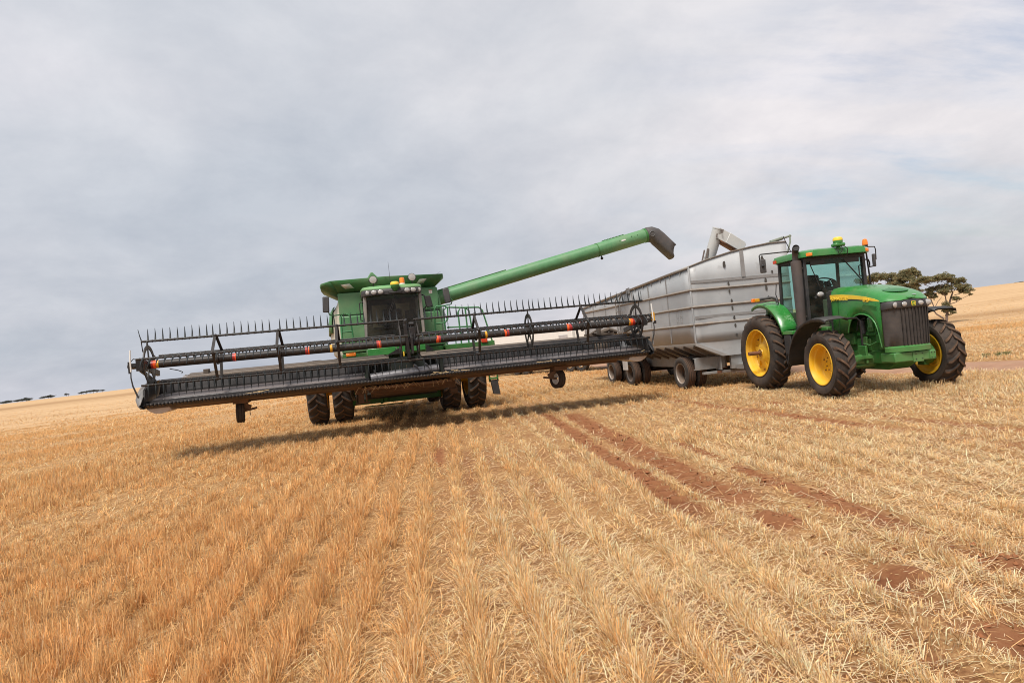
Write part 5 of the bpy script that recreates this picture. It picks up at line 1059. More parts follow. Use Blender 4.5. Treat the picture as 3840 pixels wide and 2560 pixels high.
# ends: side sheets, dividers, skid shields
for sx, xe in ((-1, X0), (1, X1)):
    dz = hz_(xe)
    es = MB().prism([(-4.40, 1.15), (-4.30, 1.50), (-4.05, 1.60), (-3.05, 1.62), (-2.8, 1.50), (-2.8, 1.12)], xe-HO.x-0.02*sx, xe-HO.x+0.02*sx)
    for i in range(len(es.v)): q = es.v[i]; es.v[i] = (q[0], q[1]-HO.y, q[2]+dz)
    es = es.build('end_sheet', BLACK, H_)
    dv = MB(); rows = []
    for y, wid, zl, zh in ((-4.62, 0.03, 1.14, 1.20), (-4.42, 0.12, 1.10, 1.34), (-4.1, 0.24, 1.10, 1.50), (-3.6, 0.32, 1.12, 1.66), (-3.0, 0.30, 1.12, 1.70), (-2.6, 0.12, 1.2, 1.6)):
        rows.append([hl(xe+sx*a*wid, y, zl+(zh-zl)*b_+dz) for a, b_ in ((0.0, 0), (0.5, 0.03), (0.9, 0.25), (1.0, 0.5), (0.85, 0.8), (0.4, 0.98), (0, 1.0))])
    MB().loft(rows).build('crop_divider', mat('divider_grey', (0.17, 0.168, 0.165), 0.5, var=0.15, dust=0.6, dcol=(0.22, 0.16, 0.115), dscale=1.4) if sx < 0 else BLACK, es, solid=0.01)
    trp = [(xe-HO.x-sx*0.10, -3.70-HO.y, 1.21+dz), (xe-HO.x-sx*0.44, -3.45-HO.y, 1.25+dz), (xe-HO.x-sx*0.30, -3.25-HO.y, 1.58+dz)]
    MB().add(trp, [(0, 1, 2)]).build('end_gusset', SHEET if sx < 0 else mat('gusset_grey', (0.09, 0.088, 0.09), 0.4), es, solid=0.01)
    if sx > 0:
        MB().add([hl(5.15, -3.42, 1.36+dz), hl(5.62, -3.42, 1.36+dz), hl(5.55, -3.3, 1.62+dz), hl(5.22, -3.3, 1.60+dz)], [(0, 1, 2, 3)]).build('worn_plate', DUSTY, es, solid=0.004)
    sk = MB(); sk.loft([[hl(xe-sx*x, y, z+dz) for y, z in ((-4.30, 1.03-0.35*max(0, 0.25-x)), (-4.36, 0.99), (-4.1, 0.93), (-3.6, 0.92))] for x in (0.02, 0.15, 0.30, 0.46)])
    sk.loft([[hl(xe-sx*x, -4.28, z+dz) for z in (1.10, 1.05-d_)] for x, d_ in ((0.0, 0.0), (0.1, 0.07), (0.22, 0.11), (0.34, 0.085), (0.5, 0.02))])
    MB().prism([(xe-HO.x-sx*0.0, 1.09+dz), (xe-HO.x-sx*0.07, 1.02+dz), (xe-HO.x-sx*0.18, 0.965+dz), (xe-HO.x-sx*0.28, 0.958+dz), (xe-HO.x-sx*0.40, 0.98+dz), (xe-HO.x-sx*0.52, 1.02+dz), (xe-HO.x-sx*0.47, 1.10+dz)], -4.25-HO.y, -3.5-HO.y, 'xz').build('skid_shoe', mat('skid_white', (0.55, 0.50, 0.45), 0.6, var=0.12, dust=0.6, dcol=(0.36, 0.23, 0.15), dscale=2), es, bevel=0.015)
    xr = xe+sx*0.16
    rdk = MB().tube([hl(xe+sx*0.05, -4.30, 1.18+dz), hl(xe+sx*0.13, -4.32, 1.40+dz), hl(xr+sx*0.04, -4.33, 1.62+dz), hl(xr+sx*0.06, -4.34, 1.80+dz), hl(xr+sx*0.05, -4.34, 1.97+dz)], [0.022, 0.02, 0.017, 0.014, 0.012], 8).build('guide_rod', PLASTIC, es)
    MB().tube([hl(xr+sx*0.05, -4.34, 1.93+dz), hl(xr+sx*0.045, -4.345, 2.2+dz), hl(xr+sx*0.03, -4.35, 2.40+dz)], 0.017, 8).build('rod_tip', WHITE, rdk)
# gauge wheels
for x, sx in ((-3.75, -1), (4.02, 1)):
    gw = MB().lathe([(-0.07, 0.155), (-0.08, 0.14), (0.0, 0.12), (0.0, 0.02)], 28).lathe([(0.07, 0.155), (0.08, 0.14), (0.0, 0.12)], 28); gw = gw.build('gauge_wheel', WHITE, H_, loc=hl(x, -3.55, 0.78)); gw.rotation_euler = (0, 0.03, 0.12 if sx < 0 else 0.36)
    road_tyre(0.255, 0.185, 0.15, 2).build('tyre', [RUBBER, RUBBER], gw); bolts(MB(), 0, 0.08, 5)
    gb = MB(); gb.box(hl(x-0.12, -3.75, 0.98), hl(x+0.22, -3.35, 1.10)); gb.bar(hl(x-sx*0.13, -3.55, 1.05), hl(x-sx*0.15, -3.55, 0.80), 0.09, 0.06); gb.tube([hl(x-sx*0.02, -3.55, 0.78), hl(x-sx*0.38, -3.58, 0.84)], 0.026, 10); gb.bar(hl(x+sx*0.05, -3.6, 1.02), hl(x-sx*0.25, -3.6, 0.86), 0.07, 0.10); gb.tube([hl(x-sx*0.22, -3.6, 0.86), hl(x-sx*0.22, -3.6, 0.68)], 0.010, 6)
    gb.build('wheel_bracket', SOILED, gw, bevel=0.008).matrix_parent_inverse = gw.matrix_basis.inverted()
# reel: tube, bats, spiders, tines
RY, RZ, RRr = -4.02, 2.055, 0.525
SEC = [(-5.60, 0.22), (0.42, 6.34)]
ANG = [R(86), R(14), R(-58), R(158), R(230)]
tube_ = []
for xa, xb in SEC:
    tube_.append(MB().tube([hl(max(xa, -5.52), RY, RZ), hl(min(xb, 6.25), RY, RZ)], 0.088, 28).build('reel_tube', REEL, H_))
for x, w_, m_ in ((-5.36, 0.06, ORANGE), (-5.41, 0.04, MAROON), (-5.30, 0.05, AMBTAPE), (-3.70, 0.05, MAROON), (-3.665, 0.02, ORANGE), (-2.10, 0.06, MAROON), (-2.055, 0.03, ORANGE), (-1.545, 0.055, AMBTAPE), (-0.47, 0.05, MAROON), (-0.42, 0.055, ORANGE), (0.95, 0.055, ORANGE), (1.005, 0.055, MAROON), (2.16, 0.05, AMBTAPE), (2.65, 0.05, ORANGE), (2.71, 0.06, MAROON), (4.27, 0.055, ORANGE), (4.34, 0.07, MAROON), (5.93, 0.05, AMBTAPE), (5.985, 0.065, ORANGE), (6.05, 0.06, MAROON)):
    MB().tube([hl(x-w_/2, RY, RZ), hl(x+w_/2, RY, RZ)], 0.0905, 28, cap=False).build('reflector_band', m_, tube_[0 if x < 0.3 else 1])
def wheel_disc(x, spokes=5):
    """reel disc: rim, hub and tapered spokes, one arm reaching out to each bat"""
    mb = MB(); n = 40; ro, ri = 0.435, 0.345
    mb.lathe([(x-HO.x-0.008, ri), (x-HO.x-0.012, ro), (x-HO.x+0.012, ro), (x-HO.x+0.008, ri)], n, (0, RY-HO.y, RZ), 'x', close=True)
    mb.lathe([(x-HO.x-0.012, 0.08), (x-HO.x-0.012, 0.15), (x-HO.x+0.012, 0.15), (x-HO.x+0.012, 0.08)], 24, (0, RY-HO.y, RZ), 'x', close=True)
    for a in ANG:
        for r0, r1, w0, w1 in ((0.12, 0.37, 0.10, 0.055), (0.40, RRr, 0.15, 0.05)):
            c, s = math.cos(a), math.sin(a); P = []
            for r, w2 in ((r0, w0), (r1, w1)):
                for k in (-1, 1): P.append((-(r*c - k*w2/2*s), r*s + k*w2/2*c))
            poly = [P[0], P[1], P[3], P[2]]
            vs = [hl(x-0.007, RY+y, RZ+z) for y, z in poly]+[hl(x+0.007, RY+y, RZ+z) for y, z in poly]
            mb.add(vs, [(0, 1, 2, 3), (7, 6, 5, 4), (0, 4, 5, 1), (1, 5, 6, 2), (2, 6, 7, 3), (3, 7, 4, 0)])
        mb.ball(hl(x-0.012, RY-0.40*math.cos(a), RZ+0.40*math.sin(a)), 0.014, 6)
    return mb
for x in (-5.48, 0.06, 0.48, 3.26, 6.14):
    wheel_disc(x).build('reel_disc', REEL, H_)
for x in (-4.05, -2.69, -1.38, 1.91, 4.66):
    mb = MB(); P = [hl(x, RY-RRr*math.cos(a), RZ+RRr*math.sin(a)) for a in ANG]; c = hl(x, RY, RZ)
    order = sorted(range(5), key=lambda i: ANG[i])
    for i in range(5):
        q0, q1 = P[order[i]], P[order[(i+1) % 5]]; e_ = (q1-q0).normalized()*0.02
        mb.bar(q0+V(0.012*(-1)**i, 0, 0), q1+V(0.012*(-1)**i, 0, 0), 0.018, 0.062, up=(1, 0, 0)); mb.ball(q0, 0.045, 8)
    mb.lathe([(x-HO.x-0.02, 0.09), (x-HO.x-0.02, 0.125), (x-HO.x+0.02, 0.125), (x-HO.x+0.02, 0.09)], 20, (0, RY-HO.y, RZ), 'x', close=True)
    mb.build('reel_spider', REEL, H_)
def tine_mb(base, dvec, ln, sx=0.0):
    """tapered curved finger with a flat clip at the bat"""
    d_ = Vector(dvec).normalized(); mb = MB(); sd = d_.cross(V(1, 0, 0)).normalized(); pts = []
    for t in (0, 0.25, 0.5, 0.75, 1.0): pts.append(base + d_*(ln*t) + sd*(0.03*math.sin(t*2.6)) )
    mb.tube(pts, [0.021, 0.018, 0.0138, 0.009, 0.004], 6)
    mb.tube([base+V(-0.018, 0, 0), base+V(0.018, 0, 0)], 0.028, 8)
    return mb
TD = {0: ((0.0, 0.10, 1.0), 0.285), 1: ((0, -0.78, -0.62), 0.30), 2: ((0, -0.08, -1), 0.29), 3: ((0, 0.15, -1), 0.27), 4: ((0, 0.12, -1), 0.27)}
rest = MB(); ntine = 0
def spaced(xa, xb):
    out = []; x = xa+0.14
    for blk in np.linspace(xa, xb, 5)[1:]:
        while x < blk-0.05: out.append(x); x += 0.1535
        x = blk+0.04
    return out
for (xa, xb), tb2 in zip(SEC, tube_):
    for i, a in enumerate(ANG):
        y, z = RY-RRr*math.cos(a), RZ+RRr*math.sin(a)
        xa2, xb2 = (xa, xb) if i < 3 else (xa+0.2, xb-0.25)
        bt = MB().tube([hl(xa2, y, z), hl(xb2, y, z)], 0.0245, 12)
        for k in np.arange(xa2+0.08, xb2, 0.1535): bt.tube([hl(k-0.012, y, z), hl(k+0.012, y, z)], 0.030, 10)
        bt = bt.build('reel_bat', REEL, H_)
        dv_, ln = TD[i]
        for x in (spaced(xa2, xb2) if i < 3 else np.arange(xa2+0.13, xb2-0.05, 0.1535)):
            t = tine_mb(hl(x, y, z), dv_, ln*random.uniform(0.97, 1.03))
            if (i == 0) or (i == 1 and ntine < 100 and x < 0): t.build('tine', TINE, bt); ntine += 1
            else: rest.add(t.v, t.f)
r_ = rest.build('tine_rows', TINE, H_); r_['kind'] = 'stuff'
MB().tube([hl(-5.60, RY, 2.60), hl(-5.635, RY+0.02, 2.72), hl(-5.66, RY+0.03, 2.86)], [0.014, 0.01, 0.006], 6).tube([hl(6.33, RY, 2.60), hl(6.35, RY+0.02, 2.72), hl(6.34, RY+0.03, 2.86)], [0.012, 0.008, 0.005], 6).build('end_finger', TINE, H_)
# reel arms and drive at both ends and in the middle
ra = MB()
for xe, sx in ((-5.60, -1), (6.26, 1)):
    ra.bar(hl(xe+sx*0.05, RY, RZ), hl(xe+sx*0.05, -2.75, 1.86), 0.07, 0.13); ra.box(hl(xe-0.10 if sx < 0 else xe-0.02, RY-0.2, RZ-0.12), hl(xe+0.02 if sx < 0 else xe+0.10, RY+0.2, RZ+0.12))
    ra.bar(hl(xe+sx*0.22, RY-0.05, RZ+0.02), hl(xe+sx*0.22, RY+0.25, RZ-0.02), 0.16, 0.09); ra.tube([hl(xe, RY, RZ), hl(xe+sx*0.32, RY, RZ)], 0.05, 12); ra.bar(hl(xe+sx*0.1, RY+0.1, RZ-0.1), hl(xe, -3.2, 1.66), 0.05, 0.07)
    ra.tube([hl(xe+sx*0.02, RY+0.1, RZ+0.1), hl(xe+sx*0.2, RY, RZ+0.16), hl(xe+sx*0.3, RY, RZ+0.05)], 0.012, 6); ra.tube([hl(xe+sx*0.02, RY+0.1, RZ+0.3), hl(xe+sx*0.02, RY+0.05, RZ+0.55)], 0.012, 6)
ra.bar(hl(0.25, RY+0.1, RZ+0.05), hl(0.30, -2.8, 1.9), 0.12, 0.16); ra.bar(hl(0.20, RY-0.12, RZ+0.42), hl(0.24, RY-0.1, RZ-0.40), 0.08, 0.10, up=(0, 1, 0)); ra.box(hl(0.28, RY-0.1, RZ+0.12), hl(0.44, RY+0.16, RZ+0.34)); ra.tube([hl(0.3, RY-0.02, RZ+0.42), hl(0.42, RY-0.02, RZ+0.42)], 0.05, 14); ra.tube([hl(0.22, RY, RZ), hl(0.48, RY, RZ)], 0.11, 18)
ra.tube([hl(0.20, RY-0.12, RZ+0.40), hl(0.21, RY-0.14, RZ+0.50), hl(0.24, RY-0.1, RZ+0.53)], 0.04, 10); ra.box(hl(0.30, RY-0.2, RZ-0.30), hl(0.36, RY+0.1, RZ+0.1)); ra.bar(hl(0.12, RY+0.2, RZ-0.45), hl(0.40, RY+0.3, RZ-0.38), 0.05, 0.04)
ra = build_split(ra, 0, (-2.5, 3.0), 'reel_arm', BLACK, H_, bevel=0.008)[1]
hs = MB()
for k in range(5): hs.tube([hl(0.26+0.03*k, RY+0.12, RZ+0.34), hl(0.24+0.05*k, RY-0.05, RZ+0.45-0.03*k), hl(0.30+0.02*k, RY-0.16, RZ+0.1-0.04*k), hl(0.28, RY+0.1, RZ-0.2)], 0.011, 6)
hs.tube([hl(-5.66, RY-0.1, RZ+0.05), hl(-5.76, RY-0.14, RZ-0.02), hl(-5.68, RY-0.1, RZ-0.10), hl(-5.60, RY, RZ-0.02)], 0.010, 6); hs.tube([hl(-5.2, RY+0.5, RZ-0.12), hl(-5.05, RY+0.6, RZ-0.17), hl(-4.95, RY+0.6, RZ-0.22), hl(-5.0, RY+0.7, RZ-0.25)], 0.010, 6)
hs.build('hydraulic_hose', BLACK, ra)
MB().box(hl(0.10, RY-0.20, RZ-0.33), hl(0.125, RY-0.16, RZ-0.22)).build('arm_reflector', DECAL, ra)
MB().box(hl(6.52, RY-0.15, RZ-0.02), hl(6.60, RY-0.12, RZ+0.20)).build('end_reflector', AMBTAPE, ra); MB().box(hl(6.54, RY-0.15, RZ-0.10), hl(6.63, RY-0.12, RZ-0.02)).build('reflector_mount', BLACK, ra)
MB().bar(hl(-5.86, RY-0.1, RZ+0.1), hl(-5.86, RY-0.1, RZ-0.16), 0.05, 0.03).build('end_guard', BLACK, ra)

# ================================================================== GRAIN BIN TRAILER
BX, BY, BYAW, BT = 5.057, 19.0, R(13), R(1.0)
B_ = thing('grain_trailer', 'grey galvanised field bin trailer with ribbed walls standing behind the tractor', 'grain trailer', (BX, BY, 0), (0, BT, BYAW))
W_, LB = 3.15, 9.25
bn = MB()
def topz(y): return 3.435-0.048*y
ft_ = [(0.0, 3.435), (0.6, 3.60), (1.3, 3.755), (2.0, 3.865), (2.6, 3.93), (W_, 3.945)]
# left long wall, front end wall, far wall, rear wall
YS = [0, 1.45, 2.74, 4.05, 5.35, 6.65, 7.95, LB]; ZS = [1.30, 1.81, 2.30, 2.775]
def wob(a, b): return 0.018*(vnoise(a*1.1+3, b*1.3)-0.5)
bn.loft([[(wob(y, z), y, z - (0.028*y*0.35 if z < 1.5 else 0)) for z in ZS]+[(wob(y, 9), y, topz(y))] for y in np.linspace(0, LB, 30)])
fx = np.linspace(0, W_, 16); ftz = np.interp(fx, [p[0] for p in ft_], [p[1] for p in ft_])
bn.loft([[(x, 0.03*(vnoise(x*1.2, z*1.1)-0.5) if 0 < x < W_ else 0, z) for z in (1.30, 1.55, 1.81, 2.05, 2.30, 2.54, 2.775, 3.1)]+[(x, 0, tz_)] for x, tz_ in zip(fx, ftz)])
bn.loft([[(W_, y, 1.3), (W_, y, 3.945-0.048*y)] for y in (0, LB)]); bn.loft([[(x, LB, 1.3), (x, LB, topz(LB))] for x in (0, W_)])
# hopper bottom
bn.add([(0, 0, 1.30), (W_, 0, 1.30), (W_-0.8, 0, 0.865), (0.8, 0, 0.865), (0, LB, 1.22), (W_, LB, 1.22), (W_-0.8, LB, 0.865), (0.8, LB, 0.865)], [(0, 3, 7, 4), (1, 5, 6, 2), (3, 2, 6, 7), (0, 1, 2, 3)])
bin_ = bn.build('bin_wall', GALV, B_, ang=18, solid=0.012)
# pressed ribs: each one a part of the bin
for z in ZS[1:]:
    rb = MB()
    rb.loft([[(-0.012, y, z+0.040), (-0.022, y, z+0.026), (-0.040, y, z-0.002), (-0.024, y, z-0.030), (-0.012, y, z-0.040)] for y in np.linspace(-0.03, LB, 14)])
    rb.loft([[(x, -0.012, z+0.042), (x, -0.024, z+0.028), (x, -0.042, z-0.002), (x, -0.026, z-0.030), (x, -0.012, z-0.042)] for x in np.linspace(-0.03, W_, 8)])
    rb.build('wall_rib', mat('rib_grey', (0.27, 0.25, 0.23), 0.5, 0.2, var=0.2, dust=0.8, dcol=(0.235, 0.165, 0.115), dscale=1.2), bin_)
sm_ = mat('weld_band', (0.235, 0.225, 0.22), 0.6, var=0.12, scale=5)
for y in YS[1:-1]:
    MB().bar((-0.016, y, 1.32), (-0.016, y, topz(y)-0.1), 0.05, 0.012, up=(1, 0, 0)).build('wall_seam', sm_, bin_)
fb = MB(); fb.box((1.62, -0.018, 2.98), (1.74, -0.010, 3.80)); fb.box((0.03, -0.018, 2.955), (W_, -0.010, 3.035)); fb.box((0.05, -0.018, 1.96), (W_, -0.010, 2.04)); fb.build('patch_band', sm_, bin_)
# scorch and grease marks have a shape of their own
bl = mat('scorch', (0.060, 0.052, 0.045), 0.8, var=0.3)
for x, z, rx, rz in ((1.10, 3.42, 0.05, 0.10), (2.32, 3.48, 0.05, 0.11), (1.18, 2.86, 0.035, 0.07), (1.18, 2.65, 0.03, 0.055), (1.22, 2.38, 0.03, 0.06), (1.22, 2.18, 0.03, 0.06), (1.25, 1.90, 0.035, 0.06), (1.26, 1.68, 0.035, 0.06), (1.27, 1.40, 0.04, 0.05), (2.36, 2.86, 0.04, 0.09), (2.36, 2.66, 0.04, 0.08), (2.40, 2.35, 0.04, 0.08), (2.6, 3.1, 0.03, 0.05)):
    mb = MB(); pts = [(x+rx*math.cos(2*math.pi*k/14)*random.uniform(0.75, 1.15), -0.024, z+rz*math.sin(2*math.pi*k/14)*random.uniform(0.8, 1.15)) for k in range(14)]
    mb.add(pts, [tuple(range(14))]); mb.build('scorch_mark', bl, bin_)
# dotted numerals sprayed on the side, top rail, corner angle, side drips
dm = MB()
for gx in (0.62, 0.86):
    for r in range(7):
        for c_ in range(3):
            if (r in (0, 3, 6)) or c_ != 1: dm.ball((-0.02, gx+c_*0.055, 1.92+r*0.055), 0.012, 5)
dm.build('stencil', mat('stencil_dark', (0.22, 0.21, 0.20), 0.7), bin_)
tr = MB(); tr.loft([[(-0.03, y, topz(y)-0.06), (-0.03, y, topz(y)+0.01), (0.03, y, topz(y)+0.012)] for y in np.linspace(-0.02, LB, 8)])
tr.loft([[(x, -0.02, z_-0.02), (x, -0.02, z_+0.012), (x, 0.03, z_+0.012)] for x, z_ in ft_]); tr.build('top_rail', mat('rail_grey', (0.34, 0.33, 0.31), 0.5, 0.2, dust=0.5, dcol=(0.28, 0.2, 0.14)), bin_, solid=0.01)
dp = MB()
for y in np.arange(0.5, LB, 0.65): dp.prism([(y-0.05, topz(y)-0.06), (y+0.05, topz(y)-0.06), (y+0.01, topz(y)-0.17)], -0.020, -0.012)
dp.prism([(4.15, topz(4.2)-0.14), (4.42, topz(4.4)-0.14), (4.42, topz(4.4)+0.05), (4.15, topz(4.2)+0.06)], -0.06, -0.03); dp.build('rail_bracket', mat('bracket_grey', (0.25, 0.25, 0.25), 0.55, dust=0.3), bin_)
cnr = MB().bar((-0.006, -0.006, 1.3), (-0.006, -0.006, 3.43), 0.045, 0.045).build('corner_post', GALV, bin_, bevel=0.012)
ldr = MB(); ldr.tube([(-0.12, 4.95, 1.4), (-0.12, 4.95, 2.95), (-0.10, 4.72, 3.15), (-0.03, 4.5, 3.22)], 0.022, 8); ldr.tube([(-0.12, 5.32, 1.4), (-0.12, 5.32, 2.92), (-0.10, 5.1, 3.10), (-0.03, 4.9, 3.2)], 0.022, 8)
for z in (1.5, 1.85, 2.2, 2.55, 2.85): ldr.tube([(-0.12, 4.95, z), (-0.12, 5.32, z)], 0.016, 6)
ldr.build('ladder', GREY, B_)
# underside joists, chassis
for y in np.arange(0.35, LB, 0.62): build_split(MB().bar((0.10, y, 1.185-0.009*y), (0.86, y, 0.80), 0.05, 0.09).bar((W_-0.02, y, 1.24), (W_-0.86, y, 0.82), 0.05, 0.10), 0, (W_/2,), 'floor_joist', mat('joist', (0.13, 0.105, 0.085), 0.75, dust=0.5, dcol=(0.16, 0.10, 0.065)), B_)
MB().prism([(-0.02, 1.315), (-0.02, 1.22), (0.77, 0.865), (0.98, 0.865)], -0.03, -0.005, 'xz').build('hopper_flange', mat('flange_grey', (0.36, 0.36, 0.36), 0.45, 0.2, dust=0.4), bin_)
cs = MB(); cs.box((0.80, 0.2, 0.52), (0.95, LB, 0.86)); cs.box((W_-0.95, 0.2, 0.52), (W_-0.80, LB, 0.86)); cs.box((0.06, 0.25, 0.53), (0.76, 0.33, 0.86)); cs.box((0.06, 0.25, 0.84), (0.76, 0.40, 0.865)); cs.box((0.06, 0.25, 0.52), (0.76, 0.40, 0.545)); cs.box((1.06, 0.05, 0.47), (W_-0.2, 0.16, 0.865)); cs.box((0.75, 0.10, 0.47), (0.79, 0.4, 0.86)); cs.box((0.78, 0.30, 0.49), (1.06, 0.34, 0.86)); cs.box((0.25, 0.18, 0.38), (W_-0.3, 0.30, 0.45)); cs.box((1.2, -1.0, 0.45), (1.9, 0.1, 0.60)); cs.bar((0.75, 2.6, 1.0), (0.5, 1.7, 0.60), 0.06, 0.10)
chs = cs.build('chassis', GREY, B_, bevel=0.008)
MB().box((0.80, 0.285, 0.49), (1.05, 0.298, 0.56)).box((0.66, 0.175, 0.375), (0.8, 0.179, 0.455)).build('rust_patch', RUST, chs)
MB().box((-0.12, 4.86, 0.50), (-0.08, 5.22, 1.0)).build('mud_bracket', mat('bracket_pale', (0.5, 0.48, 0.46), 0.5), chs)
# wheels: duals on three axles
def twheel(r):
    mb = MB(); k = r/0.47
    mb.lathe([(-0.112, 0.296*k), (-0.128, 0.306*k), (-0.122, 0.288*k), (-0.10, 0.275*k, 2), (-0.02, 0.262*k, 2), (0.09, 0.255*k, 2), (0.10, 0.16*k, 2), (0.07, 0.10*k, 2), (0.06, 0.01, 2)], 44); mb.lathe([(0.115, 0.292*k), (0.10, 0.27*k), (0.05, 0.22*k)], 40)
    bolts(mb, 0.095, 0.18*k, 8, 0.012, 0.03, 1); return mb
Mb = Matrix.Translation((BX, BY, 0)) @ Euler((0, BT, BYAW)).to_matrix().to_4x4(); Mbi = Mb.inverted()
TYR = mat('trailer_rubber', (0.026, 0.023, 0.021), 0.8, var=0.25, dust=0.6, dcol=(0.105, 0.070, 0.050), dscale=4)
TRD = mat('trailer_tread', (0.090, 0.052, 0.034), 0.9, var=0.3, scale=10)
def at_ground(x, y, r):
    g = Mb @ V(x, y, 0); return (x, y, float(terrain(g.x, g.y)) - g.z + r - 0.015)
for y, r in ((1.22, 0.475), (5.08, 0.445), (6.85, 0.44)):
    t0 = twheel(r).build('wheel', [STEELRIM, RUST, mat('rim_dish', (0.15, 0.115, 0.09), 0.75, 0.1, var=0.3, dust=0.6, dcol=(0.24, 0.15, 0.10), dscale=6)], B_, at_ground(0.18, y, r)); road_tyre(r, 0.275, 0.285*r/0.47, 4).build('tyre', [TYR, TRD], t0)
    for x in (0.54, W_-0.54, W_-0.18): dup(t0, B_, at_ground(x, y, r), (random.random()*3, 0, 0 if x < 1 else math.pi))
axl = MB()
for y in (1.22, 5.08, 6.85): axl.tube([(0.2, y, 0.42), (W_-0.2, y, 0.42)], 0.07, 12); axl.box((0.8, y-0.35, 0.42), (0.9, y+0.35, 0.54))
axl.build('axle', BLACK, B_)
# bin auger with boxed spout, hydraulic cylinder at the top corner
AG = mat('auger_grey', (0.50, 0.505, 0.49), 0.5, 0.1, var=0.06, dust=0.25)
ba, bb = V(1.02, 1.0, 3.2), V(1.38, 0.55, 4.54)
dd = (bb-ba).normalized()
tub = MB().tube([ba-dd*0.8, bb], 0.158, 28).tube([ba+dd*0.55, ba+dd*0.58], 0.166, 28).tube([bb-dd*0.03, bb], 0.166, 28).build('bin_auger', AG, B_)
sd_ = V(0.845, 0.0, -0.535); sn_ = V(0.535, 0, 0.845)
bb2 = bb-dd*0.17
MB().loft([[bb2+V(-0.02, sy*0.15, 0)+u*0.165 for sy, u in ((-1, sn_), (1, sn_), (1, -sn_), (-1, -sn_))], [bb2+sd_*0.33+V(0, sy*0.16, 0)+u*0.165 for sy, u in ((-1, sn_), (1, sn_), (1, -sn_), (-1, -sn_))]], closed=True).build('spout_box', AG, tub, bevel=0.01)
MB().prism([(0, 0.17), (0.54, 0.155), (0.60, 0.10), (0.60, -0.12), (0.53, -0.165), (0.0, -0.165)], -0.17, 0.17, 'xz').xform(Matrix.Translation(bb2+sd_*0.30) @ Matrix((sd_, V(0, 1, 0), sn_)).transposed().to_4x4()).build('spout_hood', AG, tub, bevel=0.012)
pl_ = MB(); q = bb2+sd_*0.12-sn_*0.172; pl_.add([q+V(0, -0.15, 0), q+V(0, 0.15, 0), q+sd_*0.70+V(0, 0.15, 0), q+sd_*0.70+V(0, -0.15, 0)], [(0, 1, 2, 3)]); pl_.build('spout_floor', mat('rusty_floor', (0.25, 0.115, 0.06), 0.8), tub, solid=0.008)
br = MB(); br.bar((0.80, 0.75, 3.45), (0.95, 0.7, 3.95), 0.05, 0.04); br.bar((0.92, 0.70, 3.5), (1.06, 0.68, 3.98), 0.04, 0.05); br.bar((1.22, 0.42, 4.26), (1.24, 0.41, 4.36), 0.03, 0.02); br.box((1.36, 0.37, 4.36), (1.40, 0.385, 4.46)); br.build('auger_bracket', mat('auger_bracket', (0.13, 0.10, 0.085), 0.6), tub)
cy = MB().tube([(2.55, 0.1, 3.93), (2.75, 0.1, 3.965)], 0.02, 8).tube([(2.72, 0.1, 3.96), (3.12, 0.1, 4.05)], 0.048, 12).tube([(3.1, 0.1, 4.045), (3.38, 0.1, 4.10)], 0.03, 10).tube([(3.38, 0.1, 4.10), (3.30, 0.0, 3.92), (3.17, 0.0, 3.6)], 0.024, 8).ball((3.38, 0.1, 4.10), 0.045, 8)
cy.build('hydraulic_cylinder', mat('cylinder_green', (0.14, 0.18, 0.14), 0.5, dust=0.4), B_)
MB().tube([(3.12, 0.05, 4.10), (3.15, -0.05, 3.85), (3.22, -0.1, 3.6)], 0.012, 6).build('hose', BLACK, B_)
gr_ = []
for x in np.linspace(0.05, W_-0.05, 14):
    gr_.append([(x, y, topz(y) + 0.05 - 0.45*((y-4.0)/3.2)**2 - 0.30*((x-0.9)/1.6)**2) for y in np.linspace(1.2, 7.0, 18)])
MB().loft(gr_).build('grain_heap', mat('grain', (0.50, 0.36, 0.17), 0.9, var=0.2, scale=30), B_)

# ================================================================== FAR TRUCK
def at_px(u, v, Yd):
    x = (u-1920)/2560; y = -(v-1280)/2560; cr, sr = math.cos(0.119), math.sin(0.119)
    return (x*cr+y*sr)*Yd, Yd, CAMZ + (-x*sr+y*cr+0.002)*Yd
def ground_hit(u, v):
    for D_ in np.arange(20, 160, 0.25):
        p = at_px(u, v, D_)
        if terrain(p[0], p[1]) >= p[2]: return p
    return p
tx, ty, _ = ground_hit(2210, 1386)
K_ = thing('tipper_truck', 'distant white tipper trailer truck with red mudguard, half hidden behind the header', 'truck', (tx, ty, float(terrain(tx, ty))), (0, 0, R(-55)))
tkw = MB().lathe([(-0.13, 0.28), (-0.13, 0.22), (-0.02, 0.19), (0.0, 0.10), (-0.06, 0.08), (-0.06, 0.01)], 30)
def kwheel(x, y):
    o = MB().xform(Matrix.Identity(4)).lathe([(0.13, 0.28), (0.13, 0.22), (0.02, 0.19), (0.0, 0.10), (0.06, 0.08), (0.06, 0.01)], 30).lathe([(-0.13, 0.28), (0, 0.2)], 30)
    o = o.build('wheel', CHROME, K_, (x, y, 0.5), ang=40); o.rotation_euler = (0, 0, -math.pi/2); road_tyre(0.5, 0.28, 0.29, 3).build('tyre', [TYR, TYR], o); return o
k0 = kwheel(-0.13, 0.0)
for x in (0.16-0.03+0.30*0+0.55, -2.05, -2.5): pass
k0.location = (-0.42, -0.9, 0.5); dup(k0, K_, (0.52, -0.9, 0.5), (0.8, 0, -math.pi/2)); dup(k0, K_, (-5.6, -0.9, 0.5), (0.3, 0, -math.pi/2)); dup(k0, K_, (-4.6, -0.9, 0.5), (0.5, 0, -math.pi/2))
MB().box((-9.5, -1.2, 1.35), (0.3, 1.2, 2.55)).build('tipper_body', WHITE, K_, bevel=0.03)
MB().box((-9.3, -1.05, 0.85), (2.3, 1.05, 1.2)).build('chassis', BLACK, K_)
